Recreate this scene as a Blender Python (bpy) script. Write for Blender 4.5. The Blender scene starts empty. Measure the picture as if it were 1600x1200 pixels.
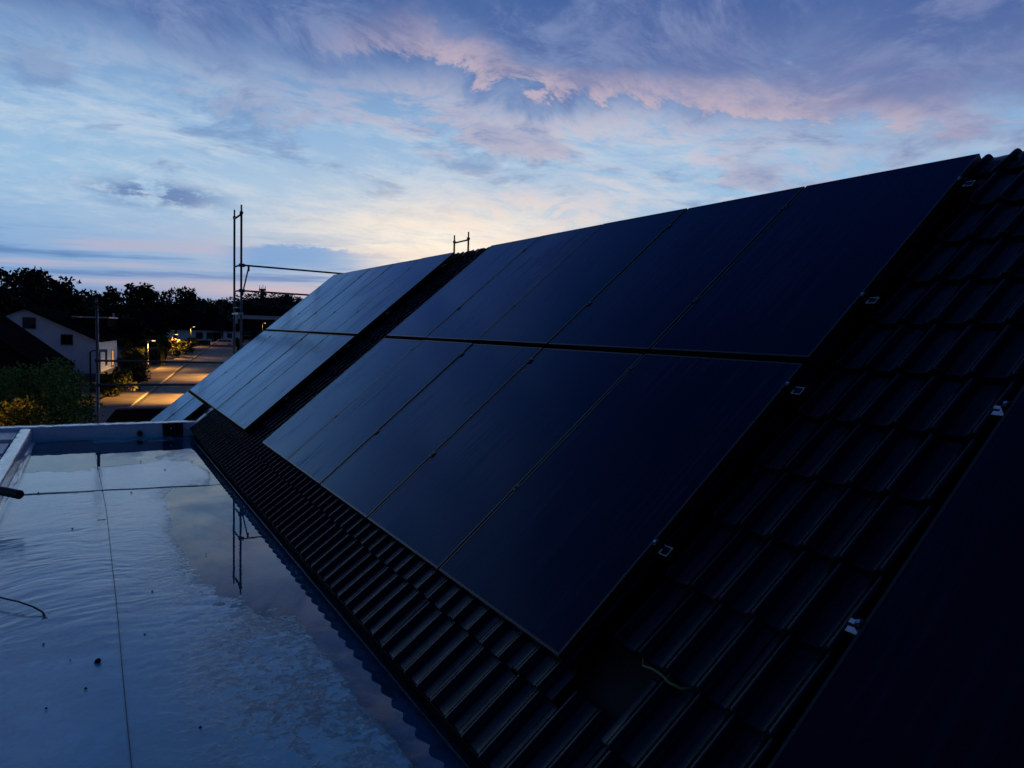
import bpy, bmesh, math, random
import numpy as np
from mathutils import Vector, Matrix

random.seed(7)
rng = np.random.default_rng(11)
S = bpy.context.scene
COL = S.collection
RAD = math.radians

# ------------------------------------------------------------------ camera
# world: +Y runs along the ridge away from the viewer, +X up the roof slope, camera at the origin
CR = Vector((0.864583, -0.501627, 0.029436))
CU = Vector((0.010347, 0.076341, 0.997028))
CF = Vector((0.502384, 0.861709, -0.071193))
FPX = 1123.96
cam = bpy.data.cameras.new('camera')
cam.sensor_width = 36.0
cam.lens = FPX / 1600 * 36.0
cam.clip_start = 0.05
cam.clip_end = 6000
camo = bpy.data.objects.new('camera', cam)
COL.objects.link(camo)
m3 = Matrix((CR, CU, -CF)).transposed()
camo.matrix_world = m3.to_4x4()
S.camera = camo

# ------------------------------------------------------------------ render / view
S.render.engine = 'CYCLES'
S.cycles.use_denoising = True
S.cycles.max_bounces = 5
S.cycles.diffuse_bounces = 2
S.cycles.glossy_bounces = 3
S.cycles.use_adaptive_sampling = True
S.cycles.adaptive_threshold = 0.02
S.cycles.sample_clamp_indirect = 4.0
S.view_settings.view_transform = 'Standard'
S.view_settings.look = 'None'
S.view_settings.exposure = 0.0
S.view_settings.gamma = 1.0
S.view_settings.use_curve_mapping = False

# ------------------------------------------------------------------ world: dusk sky with clouds
SUN_AZ = 25.0     # degrees from +Y towards +X
world = bpy.data.worlds.new('World')
S.world = world
world.use_nodes = True
world.cycles.sampling_method = 'NONE'
NT = world.node_tree
NT.nodes.clear()


class G:
    """tiny node-expression helper"""
    def __init__(s, nt):
        s.nt = nt

    def n(s, t, **kw):
        nd = s.nt.nodes.new(t)
        for k, v in kw.items():
            setattr(nd, k, v)
        return nd

    def put(s, sock, v):
        if isinstance(v, (int, float)):
            sock.default_value = v
        elif isinstance(v, (tuple, list)):
            v = tuple(v)
            if len(sock.default_value) == 4 and len(v) == 3:
                v = v + (1,)
            sock.default_value = v
        else:
            s.nt.links.new(v, sock)

    def m(s, op, a, b=0.0, c=0.0, clamp=False):
        nd = s.n('ShaderNodeMath', operation=op, use_clamp=clamp)
        s.put(nd.inputs[0], a); s.put(nd.inputs[1], b)
        if op in ('MULTIPLY_ADD', 'SMOOTH_MIN', 'COMPARE', 'WRAP'):
            s.put(nd.inputs[2], c)
        return nd.outputs[0]

    def add(s, a, b): return s.m('ADD', a, b)
    def sub(s, a, b): return s.m('SUBTRACT', a, b)
    def mul(s, a, b): return s.m('MULTIPLY', a, b)
    def div(s, a, b): return s.m('DIVIDE', a, b)

    def xyz(s, x, y, z=0.0):
        nd = s.n('ShaderNodeCombineXYZ')
        s.put(nd.inputs[0], x); s.put(nd.inputs[1], y); s.put(nd.inputs[2], z)
        return nd.outputs[0]

    def step(s, x, lo, hi, a=0.0, b=1.0):
        nd = s.n('ShaderNodeMapRange', interpolation_type='SMOOTHSTEP')
        s.put(nd.inputs[0], x); s.put(nd.inputs[1], lo); s.put(nd.inputs[2], hi)
        s.put(nd.inputs[3], a); s.put(nd.inputs[4], b)
        return nd.outputs[0]

    def noise(s, vec, scale=1.0, detail=4.0, rough=0.5, dist=0.0, lac=2.0):
        nd = s.n('ShaderNodeTexNoise')
        s.put(nd.inputs['Vector'], vec); s.put(nd.inputs['Scale'], scale)
        s.put(nd.inputs['Detail'], detail); s.put(nd.inputs['Roughness'], rough)
        s.put(nd.inputs['Distortion'], dist); s.put(nd.inputs['Lacunarity'], lac)
        return nd.outputs[0]

    def mix(s, f, a, b):
        nd = s.n('ShaderNodeMix', data_type='RGBA')
        s.put(nd.inputs[0], f); s.put(nd.inputs[6], a); s.put(nd.inputs[7], b)
        return nd.outputs[2]

    def cmul(s, a, f):
        nd = s.n('ShaderNodeMix', data_type='RGBA', blend_type='MULTIPLY')
        nd.inputs[0].default_value = 1.0
        s.put(nd.inputs[6], a); s.put(nd.inputs[7], f)
        return nd.outputs[2]

    def ramp(s, f, stops, interp='LINEAR'):
        nd = s.n('ShaderNodeValToRGB')
        nd.color_ramp.interpolation = interp
        e = nd.color_ramp.elements
        while len(e) < len(stops):
            e.new(0.5)
        for q, (p, c) in zip(e, stops):
            q.position = p
            q.color = tuple(c) + (1,) if len(c) == 3 else c
        s.put(nd.inputs[0], f)
        return nd.outputs[0]

    def gauss(s, a, a0, sa, e, e0, se):
        x = s.div(s.sub(a, a0), sa); y = s.div(s.sub(e, e0), se)
        r = s.add(s.mul(x, x), s.mul(y, y))
        return s.m('EXPONENT', s.mul(r, -1.0))


def lin(r, g, b):
    return tuple(((c / 255 + 0.055) / 1.055) ** 2.4 if c > 10 else c / 255 / 12.92 for c in (r, g, b))


def build_sky():
    g = G(NT)
    tc = g.n('ShaderNodeTexCoord')
    sp = g.n('ShaderNodeSeparateXYZ')
    NT.links.new(tc.outputs['Generated'], sp.inputs[0])
    x, y, z = sp.outputs
    el = g.mul(g.m('ARCSINE', z), 180 / math.pi)
    az = g.mul(g.m('ARCTAN2', x, y), 180 / math.pi)
    eb = g.m('MAXIMUM', el, 0.0)
    # clear sky by elevation
    base = g.ramp(g.div(eb, 90.0), [
        (0.0, lin(104, 142, 192)), (0.05, lin(122, 164, 208)), (0.11, lin(144, 186, 220)), (0.16, lin(132, 174, 214)),
        (0.23, lin(92, 126, 180)), (0.32, lin(56, 90, 150)), (0.48, lin(28, 60, 116)), (1.0, lin(14, 42, 92))])
    # cloud-plane coordinates: shapes squeeze together towards the horizon
    k = g.div(1.0, g.add(g.m('MAXIMUM', z, 0.0), 0.16))
    cx = g.mul(x, k); cy = g.mul(y, k)
    n_big = g.noise(g.xyz(cx, cy, 3.7), 1.1, 2, 0.5)
    wx = g.add(cx, g.mul(n_big, 0.55)); wy = g.add(cy, g.mul(n_big, 0.8))
    n_mid = g.noise(g.xyz(wx, wy, 1.3), 2.6, 5, 0.60)
    n_fine = g.noise(g.xyz(g.add(wx, g.mul(n_mid, .18)), g.mul(wy, 1.3), 8.1), 7.5, 6, 0.68)
    n_streak = g.noise(g.xyz(g.mul(az, 0.055), g.mul(g.sub(el, g.mul(az, 0.02)), 0.85), 2.0), 1.0, 4, 0.58)
    # clouds drift up to the left, fanning out from the glow
    n_fan = g.noise(g.xyz(g.mul(g.add(az, g.mul(el, .6)), 0.07), g.mul(g.add(el, g.mul(az, 0.10)), 0.40), g.mul(n_mid, .6)), 1.0, 4, 0.62)
    glow = g.gauss(az, SUN_AZ + 0.5, 12.5, el, 6.0, 3.9)
    glow2 = g.gauss(az, SUN_AZ, 30.0, el, 7.0, 8.0)
    c = g.mix(g.mul(glow2, 0.30), base, lin(205, 206, 214))
    # thin cirrus that whitens the middle sky
    cir = g.step(g.add(g.mul(n_fan, 0.62), g.mul(n_fine, 0.38)), 0.42, 0.64)
    cir = g.mul(cir, g.mul(g.step(el, 5.0, 9.0), g.step(el, 21.0, 12.0)))
    c = g.mix(g.mul(cir, 0.62), c, lin(204, 214, 224))
    gap = g.mul(g.step(n_mid, 0.50, 0.64), g.mul(g.step(el, 7.0, 10.0), g.step(el, 30.0, 18.0)))
    c = g.mix(g.mul(gap, 0.62), c, lin(108, 138, 184))
    # the glow itself, broken by streaks
    gl = g.mul(glow, g.step(g.add(g.mul(n_streak, .6), g.mul(n_fine, .4)), 0.34, 0.60, 0.55, 1.05))
    c = g.mix(g.m('MINIMUM', gl, 1.0), c, lin(255, 234, 208))
    tight = g.mul(g.gauss(az, SUN_AZ + 1.0, 7.0, el, 7.0, 1.9), g.step(n_fine, .36, .6, .35, 1.0))
    c = g.mix(g.mul(tight, .85), c, lin(255, 245, 226))
    # cloud deck higher up with a lit, ragged lower edge
    edge = g.add(el, g.add(g.mul(g.sub(n_big, 0.5), 9.0), g.add(g.mul(g.sub(n_mid, 0.5), 12.0), g.mul(g.sub(n_fine, 0.5), 8.0))))
    edge = g.add(edge, g.mul(g.step(az, 24.0, 60.0), 4.2))
    edge = g.add(edge, g.mul(g.gauss(az, 0.0, 12.0, el, 15.0, 9.0), -1.0))
    deck = g.step(edge, 15.4, 20.5)
    deck_hi = g.step(edge, 18.0, 25.0)
    dcol = g.mix(g.step(n_fine, 0.34, 0.66), lin(80, 108, 162), lin(124, 144, 186))
    lav = g.mul(g.step(az, 22.0, 58.0), g.step(n_mid, .36, .6, .35, .75))
    dcol = g.mix(lav, dcol, lin(128, 130, 170))
    dcol = g.mix(g.mul(deck_hi, g.step(g.add(g.mul(n_mid, .6), g.mul(n_fine, .4)), 0.40, 0.58, 0.9, 0.15)), dcol, lin(62, 92, 152))
    dcol = g.mix(g.step(el, 24.0, 45.0), dcol, lin(24, 52, 106))
    c = g.mix(g.mul(deck, 0.88), c, dcol)
    rim = g.mul(g.step(edge, 14.2, 16.1), g.step(edge, 19.0, 16.4))
    rim = g.mul(rim, g.step(g.add(g.mul(n_mid, .35), g.mul(n_fine, .65)), 0.38, 0.56, 0.25, 1.0))
    rimcol = g.mix(g.step(g.m('ABSOLUTE', g.sub(az, 34.0)), 4.0, 34.0), lin(208, 190, 197), lin(156, 174, 204))
    side = g.step(g.m('ABSOLUTE', g.sub(az, 36.0)), 18.0, 70.0, 1.0, 0.1)
    c = g.mix(g.mul(g.mul(rim, 0.50), side), c, rimcol)
    # long peach edge of the cloud bank, sinking towards the right
    el0 = g.sub(20.6, g.mul(g.sub(az, 18.0), .138))
    dl = g.sub(g.add(el, g.add(g.mul(g.sub(n_mid, .5), 7.0), g.mul(g.sub(n_fine, .5), 5.0))), el0)
    line = g.mul(g.step(dl, -0.75, -0.1), g.step(dl, 2.4, 0.1))
    line = g.mul(line, g.mul(g.step(az, 12.0, 24.0), g.step(az, 66.0, 54.0)))
    c = g.mix(g.mul(line, g.step(n_fine, .34, .58, .22, .60)), c, lin(212, 186, 190))
    # broken lit bank, lower, right of the glow
    e2 = g.add(el, g.add(g.mul(g.sub(n_mid, 0.5), 10.0), g.mul(g.sub(n_fine, 0.5), 8.0)))
    e2 = g.add(e2, g.mul(g.sub(az, 32.0), -.10))
    b2 = g.mul(g.gauss(az, 32.0, 9.0, e2, 9.6, 1.5), g.step(n_fine, 0.36, 0.58, 0.2, 1.0))
    c = g.mix(g.mul(b2, 0.50), c, lin(236, 208, 198))
    # stripes near the horizon
    lowm = g.mul(g.step(el, 7.4, 4.8), g.step(az, 34.0, 14.0, 0.2, 1.0))
    c = g.mix(g.mul(g.mul(lowm, g.step(n_streak, 0.50, 0.62)), 0.55), c, lin(190, 178, 196))
    c = g.mix(g.mul(g.mul(lowm, g.step(n_streak, 0.50, 0.36)), 0.75), c, lin(86, 124, 180))
    c = g.mix(g.mul(g.gauss(az, 11.0, 9.0, el, 2.5, 0.7), 0.55), c, lin(218, 186, 186))
    # clear blue wedge under the glow
    wt = g.add(el, g.add(g.mul(g.sub(n_fine, .5), 1.2), g.mul(g.m('ABSOLUTE', g.sub(az, 14.0)), .07)))
    wedge = g.mul(g.mul(g.step(az, 7.0, 11.0), g.step(az, 22.0, 14.0)), g.mul(g.step(wt, 6.2, 5.9), g.step(wt, 3.4, 5.0)))
    c = g.mix(g.mul(wedge, 0.85), c, lin(118, 160, 208))
    # small dark cloud over the village
    dn = g.noise(g.xyz(g.mul(az, .42), g.mul(el, 1.1), 4.0), 1.0, 4, .62)
    dc = g.mul(g.gauss(az, 4.0, 3.6, g.add(el, g.mul(g.sub(dn, .5), 1.6)), 9.0, 0.75), g.step(dn, .38, .56))
    c = g.mix(g.mul(g.m('MINIMUM', g.mul(dc, 1.5), 1.0), 0.72), c, lin(82, 112, 166))
    # the night side of the sky away from the sunset
    dotp = g.add(g.mul(x, math.sin(RAD(SUN_AZ))), g.mul(y, math.cos(RAD(SUN_AZ))))
    night = g.step(dotp, -0.65, 0.70, 0.20, 1.0)
    c = g.cmul(c, g.xyz(night, night, g.m('POWER', night, 0.85)))
    below = g.step(el, -1.5, 0.0)
    c = g.mix(below, (0.02, 0.025, 0.04), c)
    # atmosphere model for the same low sun, adds the physical horizon falloff
    sky = g.n('ShaderNodeTexSky', sky_type='NISHITA')
    sky.sun_disc = False
    sky.sun_elevation = RAD(-4.0)
    sky.sun_rotation = RAD(SUN_AZ)
    sky.air_density = 1.2
    sky.dust_density = 1.0
    sky.ozone_density = 4.0
    bg1 = g.n('ShaderNodeBackground'); g.put(bg1.inputs[0], c); bg1.inputs[1].default_value = 1.04
    bg2 = g.n('ShaderNodeBackground'); g.put(bg2.inputs[0], sky.outputs[0]); bg2.inputs[1].default_value = 0.05
    ad = g.n('ShaderNodeAddShader')
    NT.links.new(bg1.outputs[0], ad.inputs[0]); NT.links.new(bg2.outputs[0], ad.inputs[1])
    out = g.n('ShaderNodeOutputWorld')
    NT.links.new(ad.outputs[0], out.inputs[0])


build_sky()

# what is left of the sun: a weak, soft, warm light from the glow
sl = bpy.data.lights.new('sun', 'SUN')
sl.energy = 0.05
sl.angle = RAD(12)
sl.color = (1.0, 0.80, 0.62)
so = bpy.data.objects.new('sun', sl)
COL.objects.link(so)
_d = Vector((math.sin(RAD(SUN_AZ)) * math.cos(RAD(3)), math.cos(RAD(SUN_AZ)) * math.cos(RAD(3)), math.sin(RAD(3))))
so.rotation_euler = _d.to_track_quat('Z', 'Y').to_euler()


# ------------------------------------------------------------------ helpers
def px(x, y, Y):
    """the place at depth Y along the ridge direction seen at (x, y) of the 1600x1200 photograph"""
    d = CF + CR * ((x - 800) / FPX) + CU * ((600 - y) / FPX)
    return d * (Y / d.y)


def topx(P):
    P = Vector(P)
    w = P.dot(CF)
    if w < 0.1:
        return None
    return 800 + FPX * P.dot(CR) / w, 600 - FPX * P.dot(CU) / w


class MB:
    def __init__(s):
        s.v = []; s.f = []

    def quad(s, a, b, c, d):
        i = len(s.v); s.v += [tuple(a), tuple(b), tuple(c), tuple(d)]; s.f.append((i, i + 1, i + 2, i + 3))

    def poly(s, pts):
        i = len(s.v); s.v += [tuple(p) for p in pts]; s.f.append(tuple(range(i, i + len(pts))))

    def box(s, lo, hi, M=None):
        x0, y0, z0 = lo; x1, y1, z1 = hi
        c = [Vector(p) for p in ((x0, y0, z0), (x1, y0, z0), (x1, y1, z0), (x0, y1, z0), (x0, y0, z1), (x1, y0, z1), (x1, y1, z1), (x0, y1, z1))]
        if M is not None:
            c = [M @ p for p in c]
        i = len(s.v); s.v += [tuple(p) for p in c]
        s.f += [tuple(i + k for k in q) for q in ((0, 3, 2, 1), (4, 5, 6, 7), (0, 1, 5, 4), (1, 2, 6, 5), (2, 3, 7, 6), (3, 0, 4, 7))]

    def tube(s, pts, r, n=8, cap=True):
        pts = [Vector(p) for p in pts]
        rs = r if isinstance(r, (list, tuple)) else [r] * len(pts)
        rings = []
        for k, p in enumerate(pts):
            t = (pts[min(k + 1, len(pts) - 1)] - pts[max(k - 1, 0)]).normalized()
            a = t.orthogonal().normalized() if k == 0 else (rings[-1][1] - t * rings[-1][1].dot(t)).normalized()
            b = t.cross(a)
            i = len(s.v)
            for q in range(n):
                w = 2 * math.pi * q / n
                s.v.append(tuple(p + (a * math.cos(w) + b * math.sin(w)) * rs[k]))
            rings.append((i, a))
        for (i, _), (j, _) in zip(rings, rings[1:]):
            for q in range(n):
                s.f.append((i + q, i + (q + 1) % n, j + (q + 1) % n, j + q))
        if cap:
            s.f.append(tuple(rings[0][0] + q for q in reversed(range(n))))
            s.f.append(tuple(rings[-1][0] + q for q in range(n)))

    def prism(s, prof, axis_vec, M=None):
        """closed profile (list of 3d points) swept by axis_vec"""
        P = [Vector(p) for p in prof]; A = Vector(axis_vec)
        if M is not None:
            P = [M @ p for p in P]; A = M.to_3x3() @ A
        n = len(P); i = len(s.v)
        s.v += [tuple(p) for p in P] + [tuple(p + A) for p in P]
        for q in range(n):
            s.f.append((i + q, i + (q + 1) % n, i + n + (q + 1) % n, i + n + q))
        s.f.append(tuple(i + q for q in reversed(range(n)))); s.f.append(tuple(i + n + q for q in range(n)))

    def mesh(s, name, mat, smooth=False):
        me = bpy.data.meshes.new(name)
        me.from_pydata(s.v, [], s.f)
        me.materials.append(mat)
        if smooth:
            me.polygons.foreach_set('use_smooth', [True] * len(me.polygons))
        me.update()
        return me

    def build(s, name, mat, parent=None, smooth=False, bevel=0.0):
        me = s.mesh(name, mat, smooth)
        bm = bmesh.new(); bm.from_mesh(me)
        bmesh.ops.recalc_face_normals(bm, faces=bm.faces)
        bm.to_mesh(me); bm.free()
        o = bpy.data.objects.new(name, me)
        COL.objects.link(o)
        if parent:
            o.parent = parent
        if bevel:
            md = o.modifiers.new('bevel', 'BEVEL'); md.width = bevel; md.segments = 2; md.limit_method = 'ANGLE'
        return o


def place(name, me, parent=None, mat=None):
    o = bpy.data.objects.new(name, me)
    COL.objects.link(o)
    if parent:
        o.parent = parent
    if mat is not None:
        o.matrix_local = mat
    return o


def empty(name, label, cat, loc=(0, 0, 0), group=None, rz=0.0):
    o = bpy.data.objects.new(name, None)
    COL.objects.link(o)
    o.location = loc
    o.rotation_euler = (0, 0, rz)
    o.empty_display_size = 0.1
    tag(o, label, cat, group)
    return o


def tag(o, label, cat=None, group=None, kind=None):
    if label: o['label'] = label
    if cat: o['category'] = cat
    if group: o['group'] = group
    if kind: o['kind'] = kind
    return o


# ------------------------------------------------------------------ materials
def material(name, base=(.5, .5, .5), rough=.6, metal=0.0, spec=.5, ior=1.5, build=None, emit=None, emit_s=0.0):
    mt = bpy.data.materials.new(name)
    mt.use_nodes = True
    nt = mt.node_tree
    b = nt.nodes['Principled BSDF']
    b.inputs['Base Color'].default_value = (*base, 1)
    b.inputs['Roughness'].default_value = rough
    b.inputs['Metallic'].default_value = metal
    b.inputs['IOR'].default_value = ior
    b.inputs['Specular IOR Level'].default_value = spec
    if emit:
        b.inputs['Emission Color'].default_value = (*emit, 1)
        b.inputs['Emission Strength'].default_value = emit_s
    if build:
        build(G(nt), b, nt)
    return mt


def vary(base, amp=.3, scale=3.0, rough=None, bump=0.0, bscale=30.0, coord='Object', detail=5, stretch=(1, 1, 1)):
    """colour variation by noise plus fine relief"""
    def f(g, b, nt):
        tc = g.n('ShaderNodeTexCoord')
        mp = g.n('ShaderNodeMapping')
        mp.inputs['Scale'].default_value = stretch
        nt.links.new(tc.outputs[coord], mp.inputs[0])
        v = mp.outputs[0]
        oi = g.n('ShaderNodeObjectInfo')
        n = g.noise(v, scale, detail, .6)
        k = g.add(g.step(n, .3, .7, 1 - amp, 1 + amp), g.mul(g.sub(oi.outputs['Random'], .5), amp * .7))
        c = g.cmul(base, g.xyz(k, k, k))
        nt.links.new(c, b.inputs['Base Color'])
        if rough:
            nt.links.new(g.step(g.noise(v, scale * 2.7, 4, .6), .3, .7, rough[0], rough[1]), b.inputs['Roughness'])
        if bump:
            bp = g.n('ShaderNodeBump')
            bp.inputs['Strength'].default_value = bump
            bp.inputs['Distance'].default_value = .01
            nt.links.new(g.noise(v, bscale, 6, .65), bp.inputs['Height'])
            nt.links.new(bp.outputs[0], b.inputs['Normal'])
    return f


M = {}
M['tile'] = material('roof_tile_glaze', (.0022, .0030, .0048), .26, spec=.24, build=vary((.0022, .0030, .0048), .5, 6, (.20, .34), .05, 60))
M['tile'].node_tree.nodes['Principled BSDF'].inputs['Specular Tint'].default_value = (.22, .58, 1.0, 1)
M['deck'] = material('underlay', (.006, .006, .007), .8)
M['frame'] = material('black_anodised', (.020, .016, .015), .34)
M['alu'] = material('aluminium', (.72, .74, .76), .22, metal=1.0, build=vary((.72, .74, .76), .08, 20, (.16, .30)))
M['steel'] = material('stainless_steel', (.78, .80, .82), .38, metal=.35)
M['raw_cut'] = material('raw_cut_aluminium', (.62, .63, .65), .45, metal=.2)
M['galv'] = material('galvanised_tube', (.10, .105, .11), .5, metal=.5, build=vary((.10, .105, .11), .3, 4, (.4, .6)))
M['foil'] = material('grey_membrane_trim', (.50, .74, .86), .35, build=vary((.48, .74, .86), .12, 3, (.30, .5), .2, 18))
_b = M['foil'].node_tree.nodes['Principled BSDF']
_b.inputs['Coat Weight'].default_value = .8
_b.inputs['Coat Roughness'].default_value = .14
_b.inputs['Coat IOR'].default_value = 1.5
M['cap'] = material('pale_sheen_capping', (.66, .76, .84), .30, build=vary((.66, .76, .84), .14, 4, (.16, .38), .25, 22))  # pale capping, with the bright sheen of its top put into the colour
_b = M['cap'].node_tree.nodes['Principled BSDF']
_b.inputs['Coat Weight'].default_value = .8
_b.inputs['Coat Roughness'].default_value = .12
M['white_board'] = material('white_board', (.62, .66, .70), .45, build=vary((.62, .66, .70), .1, 3, (.35, .5)))
M['purple_film'] = material('printed_film', (.22, .20, .48), .3, build=vary((.22, .20, .48), .3, 9))
M['rubber'] = material('black_rubber', (.008, .008, .009), .45)
M['cable_yg'] = material('yellow_green_cable', (.10, .12, .025), .5)
M['dirt'] = material('dirt', (.012, .011, .010), .9)
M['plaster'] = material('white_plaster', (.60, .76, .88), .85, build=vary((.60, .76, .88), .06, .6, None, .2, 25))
M['plinth'] = material('plinth_paint', (.10, .13, .18), .8)
M['dark_roof'] = material('dark_roof_tiles', (.007, .007, .009), .9, spec=0.0, build=vary((.010, .010, .012), .3, 2, None, .5, 5))
M['window'] = material('dark_window', (.006, .006, .008), .08)
M['wframe'] = material('brown_frame', (.03, .018, .016), .5)
M['wall_dark'] = material('dark_wall', (.02, .02, .022), .9, spec=0.0)
M['fascia'] = material('pale_fascia', (.50, .53, .56), .6)
M['asphalt'] = material('asphalt', (.085, .083, .080), .85, build=vary((.085, .083, .080), .3, .35, (.55, .9), .4, 14))
M['paving'] = material('paving', (.075, .072, .068), .85, build=vary((.075, .072, .068), .3, .8, None, .4, 9))
M['kerb'] = material('kerb_stone', (.16, .155, .145), .8, build=vary((.16, .155, .145), .2, 2))
M['gutter'] = material('gutter_stone', (.025, .024, .023), .8)
M['grass'] = material('grass_ground', (.012, .016, .009), .95, build=vary((.012, .016, .009), .4, .2, None, .5, 4))
M['bark'] = material('bark', (.018, .014, .011), .9)
M['car_paint'] = material('white_car_paint', (.70, .71, .72), .25)
M['tyre'] = material('tyre', (.01, .01, .01), .8)
M['rim'] = material('wheel_rim', (.4, .41, .42), .35, metal=.8)
M['red_lamp'] = material('red_lamp', (.3, .01, .01), .3)
M['headlamp'] = material('headlamp', (.6, .62, .65), .15)
M['lamp_pole'] = material('lamp_pole', (.42, .42, .40), .45, metal=.2)
M['lamp_glow'] = material('lamp_glow', (.9, .8, .6), .4, emit=(1.0, .70, .32), emit_s=4.0)
M['lit_window'] = material('lit_window', (.5, .3, .15), .4, emit=(1.0, .42, .14), emit_s=0.9)
M['hill'] = material('hill_ground', (.004, .0055, .006), .95, spec=.05)


def leaf_mat(name, base, trans=.25):
    def f(g, b, nt):
        tc = g.n('ShaderNodeTexCoord')
        n = g.noise(tc.outputs['Object'], 1.3, 3, .6)
        k = g.step(n, .3, .7, .55, 1.5)
        nt.links.new(g.cmul(base, g.xyz(k, k, k)), b.inputs['Base Color'])
    return material(name, base, .75, spec=.2, build=f)


M['leaf_dark'] = leaf_mat('foliage_dark', (.014, .018, .010))
M['leaf_far'] = leaf_mat('foliage_far', (.013, .018, .017))
M['leaf_bush'] = leaf_mat('foliage_bush', (.11, .20, .045))
M['leaf_hedge'] = leaf_mat('foliage_hedge', (.05, .065, .016))
M['leaf_lime'] = leaf_mat('foliage_lime', (.085, .10, .016))


def glass_build(g, b, nt):
    tc = g.n('ShaderNodeTexCoord')
    sp = g.n('ShaderNodeSeparateXYZ')
    nt.links.new(tc.outputs['Object'], sp.inputs[0])
    oi = g.n('ShaderNodeObjectInfo')
    r = g.mul(oi.outputs['Random'], 37.0)
    u, v = sp.outputs[0], sp.outputs[1]
    streak = g.noise(g.xyz(g.mul(u, 26.0), g.mul(v, 1.1), r), 1.0, 6, .65, .25)
    broad = g.noise(g.xyz(g.mul(u, 1.6), g.mul(v, 1.0), r), 1.0, 3, .5)
    grain = g.noise(g.xyz(g.mul(u, 160.0), g.mul(v, 60.0), r), 1.0, 3, .6)
    wet = g.mul(g.step(streak, .46, .64), g.step(broad, .34, .58))
    ro = g.add(g.step(broad, .3, .7, .10, .15), g.mul(wet, .26))
    c = g.mix(g.mul(wet, .5), (.0005, .0009, .0030), (.007, .011, .022))
    nt.links.new(c, b.inputs['Base Color'])
    b.inputs['Specular IOR Level'].default_value = 0.0
    bp = g.n('ShaderNodeBump')
    bp.inputs['Strength'].default_value = .55
    bp.inputs['Distance'].default_value = .0007
    nt.links.new(g.add(g.mul(grain, .5), g.mul(streak, .9)), bp.inputs['Height'])
    gl = g.n('ShaderNodeBsdfGlossy')
    gl.inputs['Color'].default_value = (.38, .61, .95, 1)      # bluish anti-reflection coating
    nt.links.new(ro, gl.inputs['Roughness'])
    nt.links.new(bp.outputs[0], gl.inputs['Normal'])
    fr = g.n('ShaderNodeFresnel'); fr.inputs['IOR'].default_value = 1.38
    mx = g.n('ShaderNodeMixShader')
    nt.links.new(fr.outputs[0], mx.inputs[0]); nt.links.new(b.outputs[0], mx.inputs[1]); nt.links.new(gl.outputs[0], mx.inputs[2])
    nt.links.new(mx.outputs[0], nt.nodes['Material Output'].inputs[0])


M['glass'] = material('solar_glass', (.003, .004, .008), .5, build=glass_build)


def membrane_build(g, b, nt):
    tc = g.n('ShaderNodeTexCoord')
    gm = tc.outputs['Object']
    sp = g.n('ShaderNodeSeparateXYZ'); nt.links.new(gm, sp.inputs[0])
    X, Y = sp.outputs[0], sp.outputs[1]
    blot = g.noise(gm, 1.3, 6, .6, .4)
    fine = g.noise(gm, 20.0, 6, .70, .6)
    dirt = g.noise(g.xyz(g.mul(X, 1.0), g.mul(Y, .6), 3.3), 2.2, 7, .7, .8)
    # silt lines left by the water along the puddle's shore
    band = g.add(g.gauss(X, .95, .42, Y, 8.0, .55), g.add(g.gauss(X, .75, .38, Y, 5.1, 1.6), g.gauss(X, .9, .5, Y, 3.2, .9)))
    grit = g.mul(g.step(g.add(g.mul(fine, .6), g.mul(dirt, .4)), .47, .58), g.m('MINIMUM', band, 1.0))
    tide = g.m('EXPONENT', g.mul(g.m('POWER', g.div(g.sub(sp.outputs[2], -1.7352), .0011), 2.0), -1.0))
    tide = g.mul(tide, g.step(dirt, .40, .58))
    grit = g.m('MINIMUM', g.add(grit, g.mul(tide, g.step(fine, .40, .56))), 1.0)
    k = g.mul(g.step(blot, .3, .7, .84, 1.16), g.step(fine, .3, .7, .86, 1.12))
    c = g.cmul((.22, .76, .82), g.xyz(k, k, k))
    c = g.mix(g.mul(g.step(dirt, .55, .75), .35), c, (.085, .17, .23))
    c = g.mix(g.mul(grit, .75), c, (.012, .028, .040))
    nt.links.new(c, b.inputs['Base Color'])
    b.inputs['Roughness'].default_value = .55
    b.inputs['Specular IOR Level'].default_value = .3
    b.inputs['Coat Weight'].default_value = 1.0
    b.inputs['Coat IOR'].default_value = 1.5
    nt.links.new(g.add(g.step(blot, .35, .65, .04, .12), g.mul(grit, .05)), b.inputs['Coat Roughness'])
    bp = g.n('ShaderNodeBump')
    bp.inputs['Strength'].default_value = .45
    bp.inputs['Distance'].default_value = .004
    nt.links.new(g.add(g.mul(g.noise(gm, 16.0, 6, .66), .55), g.mul(grit, .7)), bp.inputs['Height'])
    nt.links.new(bp.outputs[0], b.inputs['Normal'])
    nt.links.new(bp.outputs[0], b.inputs['Coat Normal'])


M['membrane'] = material('roof_membrane', (.2, .3, .4), .5, build=membrane_build)


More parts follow.
